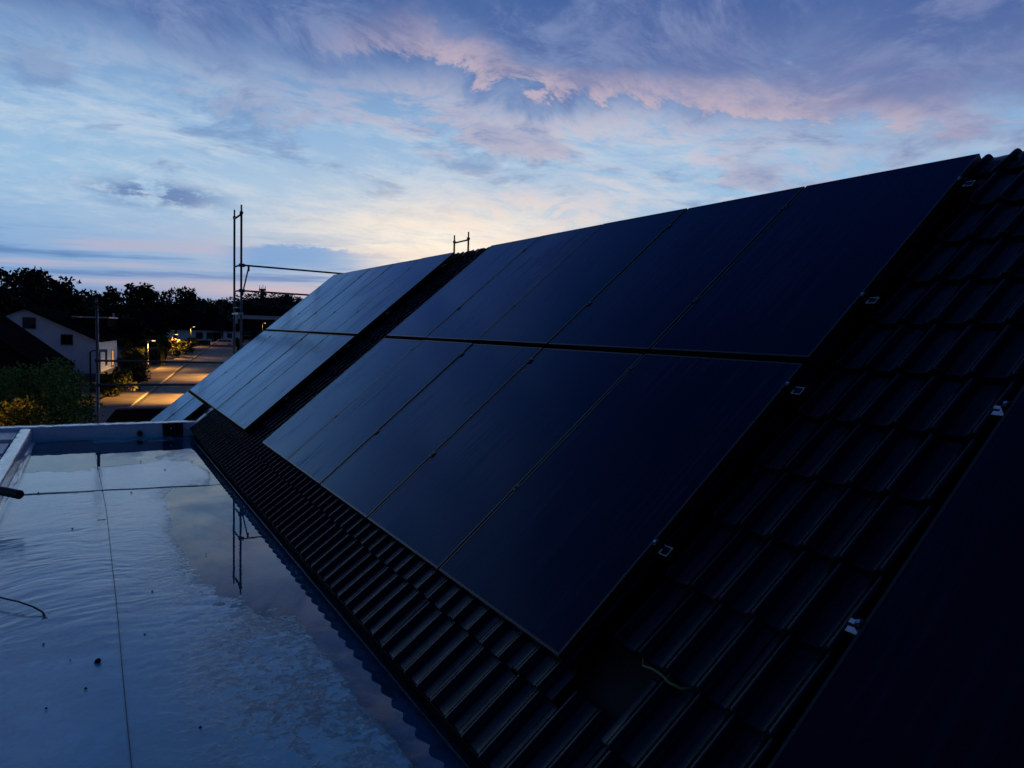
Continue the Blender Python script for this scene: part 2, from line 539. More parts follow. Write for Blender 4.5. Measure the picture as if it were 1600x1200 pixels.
def water_material():
    mt = bpy.data.materials.new('rain_water')
    mt.use_nodes = True
    nt = mt.node_tree
    nt.nodes.clear()
    g = G(nt)
    out = g.n('ShaderNodeOutputMaterial')
    fr = g.n('ShaderNodeFresnel'); fr.inputs['IOR'].default_value = 1.75
    tr = g.n('ShaderNodeBsdfTransparent'); tr.inputs[0].default_value = (.96, .98, 1.0, 1)
    gl = g.n('ShaderNodeBsdfGlossy'); gl.inputs['Roughness'].default_value = .015
    tc = g.n('ShaderNodeTexCoord')
    bp = g.n('ShaderNodeBump'); bp.inputs['Strength'].default_value = .05; bp.inputs['Distance'].default_value = .003
    nt.links.new(g.noise(tc.outputs['Object'], 5.0, 3, .5), bp.inputs['Height'])
    nt.links.new(bp.outputs[0], gl.inputs['Normal']); nt.links.new(bp.outputs[0], fr.inputs['Normal'])
    mx = g.n('ShaderNodeMixShader')
    nt.links.new(fr.outputs[0], mx.inputs[0]); nt.links.new(tr.outputs[0], mx.inputs[1]); nt.links.new(gl.outputs[0], mx.inputs[2])
    nt.links.new(mx.outputs[0], out.inputs[0])
    return mt


M['water'] = water_material()
M['strip'] = material('cover_strip', (.10, .25, .34), .3, build=vary((.10, .25, .34), .4, 14, (.15, .4), .4, 40))
M['seam'] = material('seam_edge', (.025, .05, .07), .5)

# ------------------------------------------------------------------ terrain, road
ROAD_DIR = Vector((.175, 1, 0)).normalized()
ROAD_N = Vector((ROAD_DIR.y, -ROAD_DIR.x, 0))


def gz(y):
    return -5.5 + .0085 * min(max(y - 50, 0), 190)


def gp(x, y):
    return Vector((x, y, gz(y)))


def seen_ground(x, y):
    Y = 60.0
    d = px(x, y, 1.0)
    for _ in range(60):
        Y = .5 * Y + .5 * (gz(Y) / d.z)
    return d * Y


def strip(name, mat, p0, p1, o0, o1, dz, kind='structure', n=40, thick=None):
    """a band along the road direction between offsets o0 and o1, following the terrain"""
    mb = MB()
    for k in range(n):
        q = []
        for t in (k / n, (k + 1) / n):
            c = p0.lerp(p1, t)
            q.append([c + ROAD_N * o0, c + ROAD_N * o1])
        pts = []
        for P in (q[0][0], q[0][1], q[1][1], q[1][0]):
            pts.append((P.x, P.y, gz(P.y) + dz))
        mb.quad(*pts)
        if thick:
            for a, b_ in ((pts[0], pts[3]), (pts[1], pts[2])):
                mb.quad(a, b_, (b_[0], b_[1], b_[2] - thick), (a[0], a[1], a[2] - thick))
    o = mb.build(name, mat)
    if kind:
        o['kind'] = kind
    return o


mb = MB()
ys = [-60, -20, 0, 25, 50, 80, 120, 160, 200, 240, 300, 400, 700, 1500, 4000]
xs = [-4000, -800, -300, -100, -40, 0, 40, 100, 300, 800, 4000]
for j in range(len(ys) - 1):
    for i in range(len(xs) - 1):
        mb.quad(*[(xs[a], ys[b], gz(ys[b])) for a, b in ((i, j), (i + 1, j), (i + 1, j + 1), (i, j + 1))])
tag(mb.build('ground', M['grass']), 'dark ground of gardens and fields around the houses', kind='structure')

k1 = seen_ground(212, 630)
k2 = k1 + ROAD_DIR * 118
k0 = k1 - ROAD_DIR * 40
tag(strip('road', M['asphalt'], k0, k2, 0.0, 5.2, .004), 'asphalt village road lit orange by street lamps', kind='structure')
tag(strip('pavement', M['paving'], k0, k2, -2.3, -.14, .11, thick=.1), 'paved footway along the left side of the road', kind='structure')
tag(strip('kerb', M['kerb'], k0, k2, -.14, 0.0, .125, thick=.12), 'pale kerb stones along the left side of the road', kind='structure')
tag(strip('gutter', M['gutter'], k0, k2, 0.003, .30, .010), 'dark gutter strip beside the kerb', kind='structure')
tag(strip('road_edge', M['kerb'], k0, k2, 3.55, 3.67, .012), 'pale flush edging along the right side of the road', kind='structure')
e0 = k2 - ROAD_DIR * 3
mb = MB()
for (a, b_) in (((-9, -1), (26, 14)),):
    pts = []
    for (u_, v_) in ((a[0], a[1]), (b_[0], a[1]), (b_[0], b_[1]), (a[0], b_[1])):
        P = e0 + ROAD_N * u_ + ROAD_DIR * v_
        pts.append((P.x, P.y, gz(P.y) + .008))
    mb.quad(*pts)
tag(mb.build('road_junction', M['asphalt']), 'asphalt junction at the far end of the road', kind='structure')

# ------------------------------------------------------------------ the tiled roof
RP = 0.706109
ES = Vector((math.cos(RP), 0, math.sin(RP)))          # up the slope
EU = Vector((0, 1, 0))                                # along the ridge
EN = Vector((-math.sin(RP), 0, math.cos(RP)))         # out of the roof
RO = Vector((1.564227, 2.261156, -1.260896))          # near lower corner of the near panel group, on the glass
PH, PG, PW, PP = 1.7807, 0.0473, 1.134, 1.154         # panel height, row gap, width, pitch
FAR = 6.8199                                          # near edge of the far group


def roof(u, v, off=0.0):
    """u along ridge, v up the slope, off below the glass plane"""
    return RO + EU * u + ES * v - EN * off


def roof_matrix(u, v, off=0.0):
    P = roof(u, v, off)
    # local x = along ridge, local y = up the slope, local z = -normal flipped to keep a right-handed frame
    m = Matrix((EU, ES, EU.cross(ES))).transposed().to_4x4()
    m.translation = P
    return m


SGN = 1.0 if EU.cross(ES).dot(EN) > 0 else -1.0       # local +z * SGN = out of the roof
U0, U1 = -3.4, 13.25
V_RIDGE = 3.80
OFF_PAN = .118
HOUSE_Y0, HOUSE_Y1 = RO.y + U0, RO.y + U1

house = empty('house', 'house with dark tiled roof carrying the solar panels beside the flat roof', 'house', (3.0, 5.0, -5.5))


def under(parent, o):
    """parent keeping the world transform"""
    o.parent = parent
    o.matrix_parent_inverse = Matrix.Translation(parent.location).inverted()
    return o


ridge = roof(0, V_RIDGE, OFF_PAN)
RX, RZ = ridge.x, ridge.z
mb = MB()
T = .10
for (v0, v1, ua, ub) in ((-.40, V_RIDGE, U0, U1), (-3.2, -.402, 9.95, U1)):
    A = [roof(ua, v0, OFF_PAN + .05), roof(ub, v0, OFF_PAN + .05), roof(ub, v1, OFF_PAN + .05), roof(ua, v1, OFF_PAN + .05)]
    B = [p - EN * T for p in A]
    i = len(mb.v); mb.v += [tuple(p) for p in A + B]
    mb.f += [tuple(i + k for k in q) for q in ((0, 1, 2, 3), (7, 6, 5, 4), (0, 4, 5, 1), (1, 5, 6, 2), (2, 6, 7, 3), (3, 7, 4, 0))]
# the far slope
ES2 = Vector((math.cos(RP), 0, -math.sin(RP)))
a = Vector((RX, HOUSE_Y0, RZ - .05)); b = Vector((RX, HOUSE_Y1, RZ - .05))
mb.quad(a + ES2 * .02, a + ES2 * 7.0, b + ES2 * 7.0, b + ES2 * .02)
roof_o = under(house, mb.build('roof', M['deck']))

# walls
mb = MB()
xw0, xw1 = 1.52, RX + (RX - 1.52)
for (ya, yb) in ((HOUSE_Y0 + .15, HOUSE_Y1 - .3),):
    zt = roof(0, 0, .3).z - .22
    mb.box((xw0, ya, -5.5), (xw1, yb, zt - .05))
    for yy in (ya, yb - .24):
        mb.prism([(xw0, yy, zt - .05), (xw1, yy, zt - .05), (RX, yy, RZ - .32)], (0, .24, 0))
under(house, mb.build('wall', M['plaster']))


def tile_mesh(name, seed=0):
    """one interlocking roof tile: two rolls across its width, raised front lip"""
    W, L = .306, .42
    xs_ = []
    prof = []
    for c in (.0765, .2295):
        prof += [(c - .0765, .001), (c - .036, .0), (c - .020, .003), (c - .013, .020), (c - .006, .028), (c, .030), (c + .008, .0295), (c + .017, .0265), (c + .027, .018), (c + .038, .007), (c + .055, .001)]
    prof.append((W - .001, 0.0))
    v = []; f = []
    rows = [(0.0, .002, -.024), (0.0, .006, .0), (.010, .0095, .0), (L, -.022, .0)]
    n = len(prof)
    for (yy, dz, lip) in rows:
        for (xx, zz) in prof:
            v.append((xx, yy, (zz + dz + .012 + lip) * SGN))
    for r in range(3):
        for k in range(n - 1):
            a_ = r * n + k
            f.append((a_, a_ + 1, a_ + n + 1, a_ + n))
    me = bpy.data.meshes.new(name)
    me.from_pydata(v, [], f)
    me.materials.append(M['tile'])
    me.polygons.foreach_set('use_smooth', [True] * len(f))
    for p in me.polygons:
        if p.index < n - 1:
            p.use_smooth = False
    bm = bmesh.new(); bm.from_mesh(me)
    for fc in bm.faces:
        if (fc.normal.z * SGN < 0 and abs(fc.normal.z) > .2):
            fc.normal_flip()
    bm.to_mesh(me); bm.free()
    return me, v, f


TM, TV, TF = tile_mesh('roof_tile')
TW = .306
U_PHASE = .052 - .0765
COURSES = [-.465] + [-.142 + .336 * k for k in range(12)]
ARRAYS = [(-.955 - PW, -.955 - .20, 0.0, 2 * PH + PG), (0.0, 5 * PP - .02, 0.0, 2 * PH + PG), (FAR, FAR + 5 * PP - .02, 0.0, 2 * PH + PG), (FAR + 3 * PP, FAR + 5 * PP - .02, -PH - PG, -PG)]
HOLE = {(-1, 1)}


def covered(u, v):
    for (a_, b_, c_, d_) in ARRAYS:
        if a_ + .22 < u < b_ - .03 and c_ + .18 < v + .1 and v < d_:
            return True
    return False


def in_view(u, v):
    for du in (0, TW):
        for dv in (0, .33):
            q = topx(roof(u + du, v + dv, OFF_PAN))
            if q and -20 < q[0] < 1620 and -20 < q[1] < 1220:
                return True
    return False


rest = MB()
count = 0
kmin = int(math.floor((U0 - U_PHASE) / TW)) + 1
kmax = int(math.floor((U1 - U_PHASE) / TW))
cs = [(-3.2 + .336 * q, True) for q in range(8)] + [(v, False) for v in COURSES]
for ci, (v, low) in enumerate(cs):
    for k in range(kmin, kmax):
        u = U_PHASE + TW * k
        if low and u < 9.98:
            continue
        if not low and (k, ci - 8) in HOLE:
            continue
        ju = random.uniform(-.002, .002); jv = random.uniform(-.004, .004); jr = random.uniform(-.006, .006)
        mtx = roof_matrix(u + ju, v + jv, OFF_PAN) @ Matrix.Rotation(jr, 4, 'Z') @ Matrix.Rotation(random.uniform(-.006, .006), 4, 'X')
        if v > 3.45:
            mtx = mtx @ Matrix.Scale((V_RIDGE - .02 - v) / .42, 4, Vector((0, 1, 0)))
        if not low and not covered(u + TW / 2, v + .17) and in_view(u, v) and count < 300:
            o = place('roof_tile', TM, roof_o)
            o.matrix_parent_inverse = Matrix.Identity(4)
            o.matrix_basis = mtx
            o.parent = roof_o
            count += 1
        else:
            i = len(rest.v)
            rest.v += [tuple(mtx @ Vector(p)) for p in TV]
            rest.f += [tuple(i + q for q in ff) for ff in TF]
o = rest.build('hidden_tile_field', M['tile'], smooth=True)
o['kind'] = 'stuff'
o.parent = roof_o
print('tiles', count)


# ridge tiles
def ridge_mesh():
    mb = MB()
    n = 12
    L = .44
    rows = [(0.0, .135), (.02, .142), (.055, .142), (.07, .128), (L, .112)]
    for (yy, r) in rows:
        for q in range(n + 1):
            w = math.pi * (-.06 + 1.12 * q / n)
            mb.v.append((math.cos(w) * r, yy, math.sin(w) * r * .95 - .03))
    for r in range(len(rows) - 1):
        for q in range(n):
            a_ = r * (n + 1) + q
            mb.f.append((a_, a_ + 1, a_ + n + 2, a_ + n + 1))
    # end lip
    i = len(mb.v)
    for q in range(n + 1):
        w = math.pi * (-.06 + 1.12 * q / n)
        mb.v.append((math.cos(w) * .115, 0.0, math.sin(w) * .115 * .95 - .03))
    for q in range(n):
        mb.f.append((q, i + q, i + q + 1, q + 1))
    return mb.mesh('ridge_tile', M['tile'], True)


RM = ridge_mesh()
_s = px(1560, 240, 1.0)
RIDGE_TOP = _s.z / _s.x * RX            # height at which the ridge tiles show against the sky
yy = HOUSE_Y0 + .1
while yy < HOUSE_Y1 - .4:
    mtx = Matrix.Translation((RX, yy, RIDGE_TOP - .105 + random.uniform(-.004, .004))) @ Matrix.Rotation(random.uniform(-.012, .012), 4, 'Z')
    o = place('ridge_tile', RM, roof_o)
    o.matrix_basis = mtx
    yy += .385
# metal verge and flashing at the eave of the flat roof
mb = MB()
mb.box((1.272, HOUSE_Y0, -1.745), (1.2755, 11.9, -1.7275))
under(house, mb.build('edge_profile', M['galv']))
mb = MB()
mb.box((1.34, HOUSE_Y0, -1.80), (1.42, 12.2, -1.70))
under(house, mb.build('eave_board', M['deck']))
mb = MB()
P0 = roof(9.9, -.47, .12); P1 = roof(9.9, .12, .12)
mb.box((-.01, 0, -.02), (.16, .62, .035), roof_matrix(9.78, -.47, .10))
under(house, mb.build('flashing', M['foil'], bevel=.004))

# ------------------------------------------------------------------ solar panels
GT, FB = .0045, .012
mbf = MB()
fh = .035
for (lo, hi) in (((0, 0), (PW, FB)), ((0, PH - FB), (PW, PH)), ((0, FB), (FB, PH - FB)), ((PW - FB, FB), (PW, PH - FB))):
    z0, z1 = sorted((-fh * SGN, 0.0))
    mbf.box((lo[0], lo[1], z0), (hi[0], hi[1], z1))
FRAME_ME = None
mbg = MB()
z0, z1 = sorted((-.008 * SGN, -.0016 * SGN))
mbg.box((FB, FB, z0), (PW - FB, PH - FB, z1))
mbb = MB()
z0, z1 = sorted((-.034 * SGN, -.026 * SGN))
mbb.box((PW / 2 - .05, PH - .16, z0), (PW / 2 + .05, PH - .06, z1))


def mk(mb_, nm, mat):
    me = mb_.mesh(nm, mat)
    bm = bmesh.new(); bm.from_mesh(me); bmesh.ops.recalc_face_normals(bm, faces=bm.faces); bm.to_mesh(me); bm.free()
    return me


FRAME_ME = mk(mbf, 'frame', M['frame'])
GLASS_ME = mk(mbg, 'glass', M['glass'])
BOX_ME = mk(mbb, 'junction_box', M['rubber'])
ORD = ['first', 'second', 'third', 'fourth', 'fifth']


def panel(u, v, label, group):
    o = bpy.data.objects.new('solar_panel', None)
    COL.objects.link(o)
    o.empty_display_size = .1
    tilt = Matrix.Rotation(random.uniform(-.0016, .0016), 4, 'X') @ Matrix.Rotation(random.uniform(-.0022, .0022), 4, 'Y')
    o.matrix_world = roof_matrix(u, v, random.uniform(-.001, .001)) @ tilt
    tag(o, label, 'solar panel', group)
    place('frame', FRAME_ME, o)
    place('glass', GLASS_ME, o)
    place('junction_box', BOX_ME, o)
    return o


for ai, (u0, nm) in enumerate(((0.0, 'near'), (FAR, 'far'))):
    for r, rn in ((0, 'lower'), (1, 'upper')):
        for j in range(5):
            lab = f'black solar panel, {ORD[j]} from the viewer in the {rn} row of the {nm} panel group'
            panel(u0 + j * PP, r * (PH + PG), lab, f'solar panels of the {nm} group')
for j, t in ((3, 'nearer'), (4, 'farther')):
    panel(FAR + j * PP, -PH - PG, f'black solar panel, {t} of the two hanging below the far group beyond the parapet', 'solar panels of the lowest row')

# rails with clamps
RAILS = [.615, 1.63, 2.312, 3.345]
mbc = MB()
mbc.box((-.019, -.022, min(.0, .0045 * SGN)), (.019, .022, max(.0, .0045 * SGN)))
mbc.tube([(0, 0, .003 * SGN), (0, 0, .011 * SGN)], .0075, 6)
CLAMP_ME = mk(mbc, 'clamp', M['frame'])
mbe = MB()
mbe.box((-.022, -.016, min(-.036 * SGN, .004 * SGN)), (-.002, .016, max(-.036 * SGN, .004 * SGN)))
mbt = MB()
mbt.tube([(-.012, 0, .0042 * SGN), (-.012, 0, .011 * SGN)], .007, 8)
END_ME = mk(mbe, 'end_clamp', M['frame'])
BOLT_ME = mk(mbt, 'bolt', M['alu'])


def rail(u0, u1, v, label, group, far_end=False):
    o = empty('mounting_rail', label, 'mounting rail', (0, 0, 0), group)
    o.matrix_world = roof_matrix(u0, v, 0.0)
    L = u1 - u0
    mb = MB()
    # hollow box section, open at the ends
    h0, h1, w, t = -.0800, -.0365, .024, .0042
    for (ya, yb, za, zb) in ((-w, w, h1 - t, h1), (-w, w, h0, h0 + t), (-w, -w + t, h0 + t, h1 - t), (w - t, w, h0 + t, h1 - t)):
        q0, q1 = sorted((za * SGN, zb * SGN))
        mb.box((0, ya, q0), (L, yb, q1))
    mb.build('profile', M['frame'], o)
    mb = MB()
    q0, q1 = sorted(((h1 + .0005) * SGN, (h1 + .003) * SGN))
    if far_end:
        bars = ((L - .050, L + .012, w - .016, w), (L - .060, L + .006, -w, -w + .020), (L - .042, L - .014, -w + .0203, w - .0163))
    else:
        bars = ((-.012, .040, w - .0050, w), (-.012, .036, -w, -w + .0036), (-.012, -.009, -w + .0040, w - .0055), (.030, .040, -w + .0040, w * .1))
    for (xa, xb, ya, yb) in bars:
        mb.box((xa, ya, q0), (xb, yb, q1))
    mb.build('cut_end', M['steel' if far_end else 'raw_cut'], o)
    return o


def clamps(r, u0, v, bounds):
    for k, ub in enumerate(bounds):
        endc = k == 0
        c = place('end_clamp' if endc else 'clamp', END_ME if endc else CLAMP_ME, r)
        c.matrix_basis = Matrix.Translation((ub - u0, 0, 0))
        if endc:
            place('bolt', BOLT_ME, c)


HT = ['lowest', 'second lowest', 'second highest', 'highest']
for ai, (ua, nm) in enumerate(((0.0, 'near'), (FAR, 'far'))):
    for k, v in enumerate(RAILS):
        u0 = ua - .062
        r = rail(u0, ua + 5 * PP + .04, v, f'{HT[k]} aluminium mounting rail under the {nm} solar panel group', f'rails of the {nm} panel group')
        clamps(r, u0, v, [ua] + [ua + j * PP - .01 for j in range(1, 5)])
for k, v in enumerate((-1.35, -.5)):
    u0 = FAR + 3 * PP - .06
    r = rail(u0, FAR + 5 * PP + .04, v, f'{"lower" if k == 0 else "upper"} aluminium rail under the two lowest far panels', 'rails of the lowest row')
    clamps(r, u0, v, [FAR + 3 * PP, FAR + 4 * PP - .01])

# the next group starts at the right edge of the picture; its rails end over the bare tiles
UN = -.955
for r_i, (v, lab) in enumerate(((0.0, 'black solar panel at the lower right corner, nearest of all, almost black'), (PH + PG, 'black solar panel beyond the right edge, above the nearest panel'))):
    panel(UN - PW, v, lab, 'solar panels of the nearest group')
for k_, v in enumerate(RAILS):
    r = rail(UN - PW - .03, UN + .055, v, ['aluminium rail end on bare tiles near the lower right corner', 'aluminium rail end on bare tiles by the right edge', 'second highest rail under the panels at the right edge', 'highest rail under the panels at the right edge'][k_], 'rails of the nearest panel group', far_end=True)
    c = place('end_clamp', END_ME, r)
    c.matrix_basis = Matrix.Translation((PW + .03 + .024, 0, 0))
    place('bolt', BOLT_ME, c)

# earth cable coming out where a tile is missing
pts = [roof(-.25, .20, .10), roof(-.288, .169, .088), roof(-.335, .176, .080), roof(-.388, .175, .078), roof(-.436, .166, .080), roof(-.486, .172, .086), roof(-.51, .20, .10)]
mb = MB(); mb.tube(pts, .0055, 8)
tag(mb.build('earth_cable', M['cable_yg'], smooth=True), 'short yellow-green cable lying on the tiles below the near panels', 'cable')

# ------------------------------------------------------------------ flat roof annex
WL = -1.735
annex = empty('flat_roof_annex', 'low annex with wet grey flat roof and upstand parapet', 'flat roof', (0, 5, -5.5))
FX0, FX1, FY0, FY1 = -.757, 1.47, -3.5, 12.06
mb = MB()
mb.box((-1.0, FY0 - .1, -5.5), (1.5, 12.26, -1.86))
under(annex, mb.build('wall', M['plaster']))


def vnoise(x, y, seed):
    """smooth value noise on arrays"""
    r = np.random.default_rng(seed).random((64, 64))
    xi = np.floor(x).astype(int); yi = np.floor(y).astype(int)
    fx = x - xi; fy = y - yi
    fx = fx * fx * (3 - 2 * fx); fy = fy * fy * (3 - 2 * fy)
    g_ = lambda a_, b_: r[a_ % 64, b_ % 64]
    return (g_(xi, yi) * (1 - fx) + g_(xi + 1, yi) * fx) * (1 - fy) + (g_(xi, yi + 1) * (1 - fx) + g_(xi + 1, yi + 1) * fx) * fy


def gau(x, y, x0, sx, y0, sy):
    return np.exp(-((x - x0) / sx) ** 2 - ((y - y0) / sy) ** 2)


def membrane_height(x, y):
    # hollows that hold the rain: along the eave, the big puddle, and all of the far end
    pud = gau(x, y, 1.05, .55, 6.3, 2.0) * 1.5 + np.clip((y - 9.0) / .9, 0, 1) * .80 + np.clip((x - 1.02) / .2, 0, 1) * 1.0
    pud = np.clip(pud, 0, 1)
    h = .0036 - .0100 * pud
    wx = x + (vnoise(x * 1.3 + 5, y * 1.1, 21) - .5) * .5
    wy = y + (vnoise(x * 1.1 + 3, y * .8, 1) - .5) * .45 + (vnoise(x * 3.1, y * 2.3, 2) - .5) * .10
    w1 = 1 - 2 * np.abs(vnoise(wx * 2.6 + 1, wy * 8.5 + 2.5 * vnoise(x * 3.7, y * 3.1, 31), 7) - .5) * 2
    w2 = 1 - 2 * np.abs(vnoise(wx * 5.2 + 7, wy * 17.0 + 3 + 1.5 * vnoise(x * 6.1, y * 4.1, 32), 8) - .5) * 2
    w3 = vnoise(wx * 11.0, wy * 33.0, 9) - .5
    amp = np.clip(vnoise(x * 1.5 + 9, y * .8 + 2, 3) * 1.8 - .30, 0.08, 1)
    zone = np.clip(1.12 - pud * 1.1, .10, 1) * np.clip((y - 2.8) / 3.6, .10, 1)
    h += (w1 * .0009 + w2 * .0009 + w3 * .0010) * amp * zone
    # broken, gritty shore below and beside the puddle
    gr = np.clip(gau(x, y, .85, .42, 4.5, 1.2) * 1.3 + gau(x, y, 1.2, .4, 3.2, .8) + gau(x, y, .75, .35, 8.0, .45), 0, 1)
    h += gr * ((vnoise(x * 34, y * 30, 11) - .5) * .0012 + (vnoise(x * 15, y * 12, 12) - .5) * .0018 - .0022)
    h += (vnoise(x * 1.1, y * .9, 6) - .5) * .0040 + (vnoise(x * 4.3, y * 4.7, 13) - .5) * .0016 * (1 - pud)
    return h


def seam_x(y):
    return np.interp(y, [FY0, 3.1, 5.3, 7.6, 10.9, 12.1], [.115, .111, .103, .084, -.002, -.03])


def cross_y(x):
    return 8.42 - .11 * (x + .65) * 1.0


SHEETS = [('near left', -1, -1, 0.0), ('near right', 1, -1, .0022), ('far left', -1, 1, .0022), ('far right', 1, 1, .0044)]
for nm, sx, sy, lift in SHEETS:
    nx, ny = 110, (640 if sy < 0 else 230)
    a_ = np.linspace(0, 1, nx); b_ = np.linspace(0, 1, ny)
    if sy < 0:
        b_ = np.interp(b_, [0, .06, 1], [0, .46, 1])      # finer rows where the roof is in view
    A, B = np.meshgrid(a_, b_, indexing='ij')
    if sy < 0:
        Y = FY0 + (cross_y(0 * A) + .0 - FY0) * B
    else:
        Y = 8.37 + (FY1 - 8.37) * B
    sxv = seam_x(Y)
    X = np.where(sx < 0, FX0 + (sxv + .06 - FX0) * A, sxv + (FX1 - sxv) * A)
    # skew the cross joint
    tY = cross_y(X)
    if sy < 0:
        Y = FY0 + (tY + .05 - FY0) * B
    else:
        Y = tY + (FY1 - tY) * B
    Z_ = WL + membrane_height(X, Y) + lift
    # turn up at the parapets
    Z_ = Z_ + np.clip((FX0 + .05 - X) / .05, 0, 1) ** 2 * .03 + np.clip((Y - (FY1 - .05)) / .05, 0, 1) ** 2 * .03
    verts = np.stack([X, Y, Z_], -1).reshape(-1, 3)
    idx = np.arange(nx * ny).reshape(nx, ny)
    faces = np.stack([idx[:-1, :-1], idx[1:, :-1], idx[1:, 1:], idx[:-1, 1:]], -1).reshape(-1, 4)
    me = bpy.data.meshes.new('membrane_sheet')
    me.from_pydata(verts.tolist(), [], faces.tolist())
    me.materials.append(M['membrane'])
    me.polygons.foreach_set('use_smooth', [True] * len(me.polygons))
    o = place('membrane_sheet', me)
    under(annex, o)

# sealed edges of the sheets: thin dark bead
mb = MB()
pts = []
for y in np.linspace(FY0, FY1 - .1, 120):
    x = float(seam_x(y)) + .001 * math.sin(y * 3)
    pts.append((x, y, WL + float(membrane_height(np.array(x), np.array(y))) + .0045))
mb.tube(pts, .0022, 5)
under(annex, mb.build('seam', M['seam']))
mb = MB()
pts = []
for x in np.linspace(FX0 + .03, FX1 - .18, 60):
    y = float(cross_y(x)) + .008 * math.sin(x * 11)
    pts.append((x, y, WL + float(membrane_height(np.array(x), np.array(y))) + .006))
mb.tube(pts, .0034, 5)
under(annex, mb.build('seam', M['seam']))
# welded cover strip beside the long seam
mb = MB()
prev = None
for y in np.linspace(7.1, 11.6, 110):
    sx_ = float(seam_x(y))
    cur = []
    for dx in (-.075, -.045, -.012):
        cur.append((sx_ + dx, y, WL + float(membrane_height(np.array(sx_ + dx), np.array(y))) + .0042))
    if prev:
        for q in range(2):
            mb.quad(prev[q], prev[q + 1], cur[q + 1], cur[q])
    prev = cur
under(annex, mb.build('cover_strip', M['membrane'], smooth=True))
# standing rain water
mb = MB()
mb.quad((FX0 + .02, FY0 + .02, WL), (FX1 - .02, FY0 + .02, WL), (FX1 - .02, FY1 - .03, WL), (FX0 + .02, FY1 - .03, WL))
tag(mb.build('water', M['water']), 'shallow rain water standing on the flat roof', kind='structure')


# parapets: wavy wrapped upstands with a cap
def parapet(name, x0, y0, x1, y1, zb, zt, n, wob, seed, mat, parent):
    """box subdivided along its long side with slightly uneven faces"""
    r_ = random.Random(seed)
    along_x = (x1 - x0) > (y1 - y0)
    mb = MB()
    rings = []
    for k in range(n + 1):
        t = k / n
        w = [r_.uniform(-wob, wob) for _ in range(6)]
        if along_x:
            x = x0 + (x1 - x0) * t
            ring = [(x, y0 + w[0], zb), (x, y0 + w[1] * .6, zt - .03), (x, y0 + .012, zt + w[2]), (x, (y0 + y1) / 2, zt + .004 + w[3]), (x, y1 - .01, zt + w[4]), (x, y1, zt - .06), (x, y1, zb)]
        else:
            y = y0 + (y1 - y0) * t
            ring = [(x1 + w[0], y, zb), (x1 + w[1] * .6, y, zt - .03), (x1 - .012, y, zt + w[2]), ((x0 + x1) / 2, y, zt + .004 + w[3]), (x0 + .01, y, zt + w[4]), (x0, y, zt - .06), (x0, y, zb)]
        i = len(mb.v); mb.v += ring; rings.append(i)
    m_ = 7
    for a2, b2 in zip(rings, rings[1:]):
        for q in range(m_):
            mb.f.append((a2 + q, a2 + (q + 1) % m_, b2 + (q + 1) % m_, b2 + q))
    mb.f.append(tuple(range(rings[0], rings[0] + m_))); mb.f.append(tuple(range(rings[-1], rings[-1] + m_)))
    o = mb.build(name, mat, smooth=False)
    o.data.materials.append(M['cap'])
    for p_ in o.data.polygons:
        if p_.normal.z > .6:
            p_.material_index = 1  # upward faces take the paler colour with the painted-in highlight
    md = o.modifiers.new('bevel', 'BEVEL'); md.width = .006; md.segments = 2; md.limit_method = 'ANGLE'; md.angle_limit = .6
    o.data.polygons.foreach_set('use_smooth', [True] * len(o.data.polygons))
    return under(parent, o)


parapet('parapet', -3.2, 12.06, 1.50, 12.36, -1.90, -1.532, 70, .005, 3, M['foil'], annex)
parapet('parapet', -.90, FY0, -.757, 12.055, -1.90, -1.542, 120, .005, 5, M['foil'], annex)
# loose turned-up membrane strip along the left upstand
mb = MB()
prev = None
for k in range(90):
    y = 5.2 + 6.6 * k / 89
    x = -.717 + .012 * math.sin(y * 2.3) + .006 * math.sin(y * 7)
    z = WL + .018 + .006 * math.sin(y * 3.1)
    cur = ((-.754, y, z + .016), (x - .014, y, z), (x - .012, y, z - .006))
    if prev:
        mb.quad(prev[0], prev[1], cur[1], cur[0]); mb.quad(prev[1], prev[2], cur[2], cur[1])
    prev = cur
under(annex, mb.build('upstand_strip', M['foil'], smooth=True))
# left lower strip of roof behind the left upstand
mb = MB()
mb.box((-3.2, 4.0, -5.5), (-1.004, 12.04, -1.80))
under(annex, mb.build('side_roof', M['foil']))

# boards and film waiting on that side
bd = [((-1.85, 11.25, -1.795), (-.925, 12.02, -1.572), 'white insulation board against the far parapet, left of the upstand', 'white_board'),
      ((-1.95, 10.30, -1.795), (-.955, 11.12, -1.60), 'white insulation board in front of the board at the far parapet', 'white_board')]
for k, (lo, hi, lab, mt) in enumerate(bd):
    o = empty('insulation_board', lab, 'insulation board', ((lo[0] + hi[0]) / 2, (lo[1] + hi[1]) / 2, lo[2]), 'white boards beside the upstand')
    mb = MB(); h = (hi[2] - lo[2]) / 2
    for q in range(2):
        mb = MB()
        j = .015 * (q - .5)
        mb.box((lo[0] - o.location.x + j, lo[1] - o.location.y + j, q * h + .001), (hi[0] - o.location.x + j, hi[1] - o.location.y + j, (q + 1) * h - .003))
        mb.build('foam_layer', M['white_board'], o, bevel=.008)
o = empty('wrapped_bundle', 'bundle wrapped in printed purple and white film beside the left upstand', 'bundle', (-1.14, 9.62, -1.795))
mb = MB(); mb.box((-.45, -.55, .0), (.20, .55, .19)); mb.build('wrapping', M['white_board'], o, bevel=.03)
mb = MB()
for q in range(4):
    mb.box((-.452, -.48 + .27 * q, .03), (.202, -.36 + .27 * q, .1925))
mb.build('printed_band', M['purple_film'], o, bevel=.004)

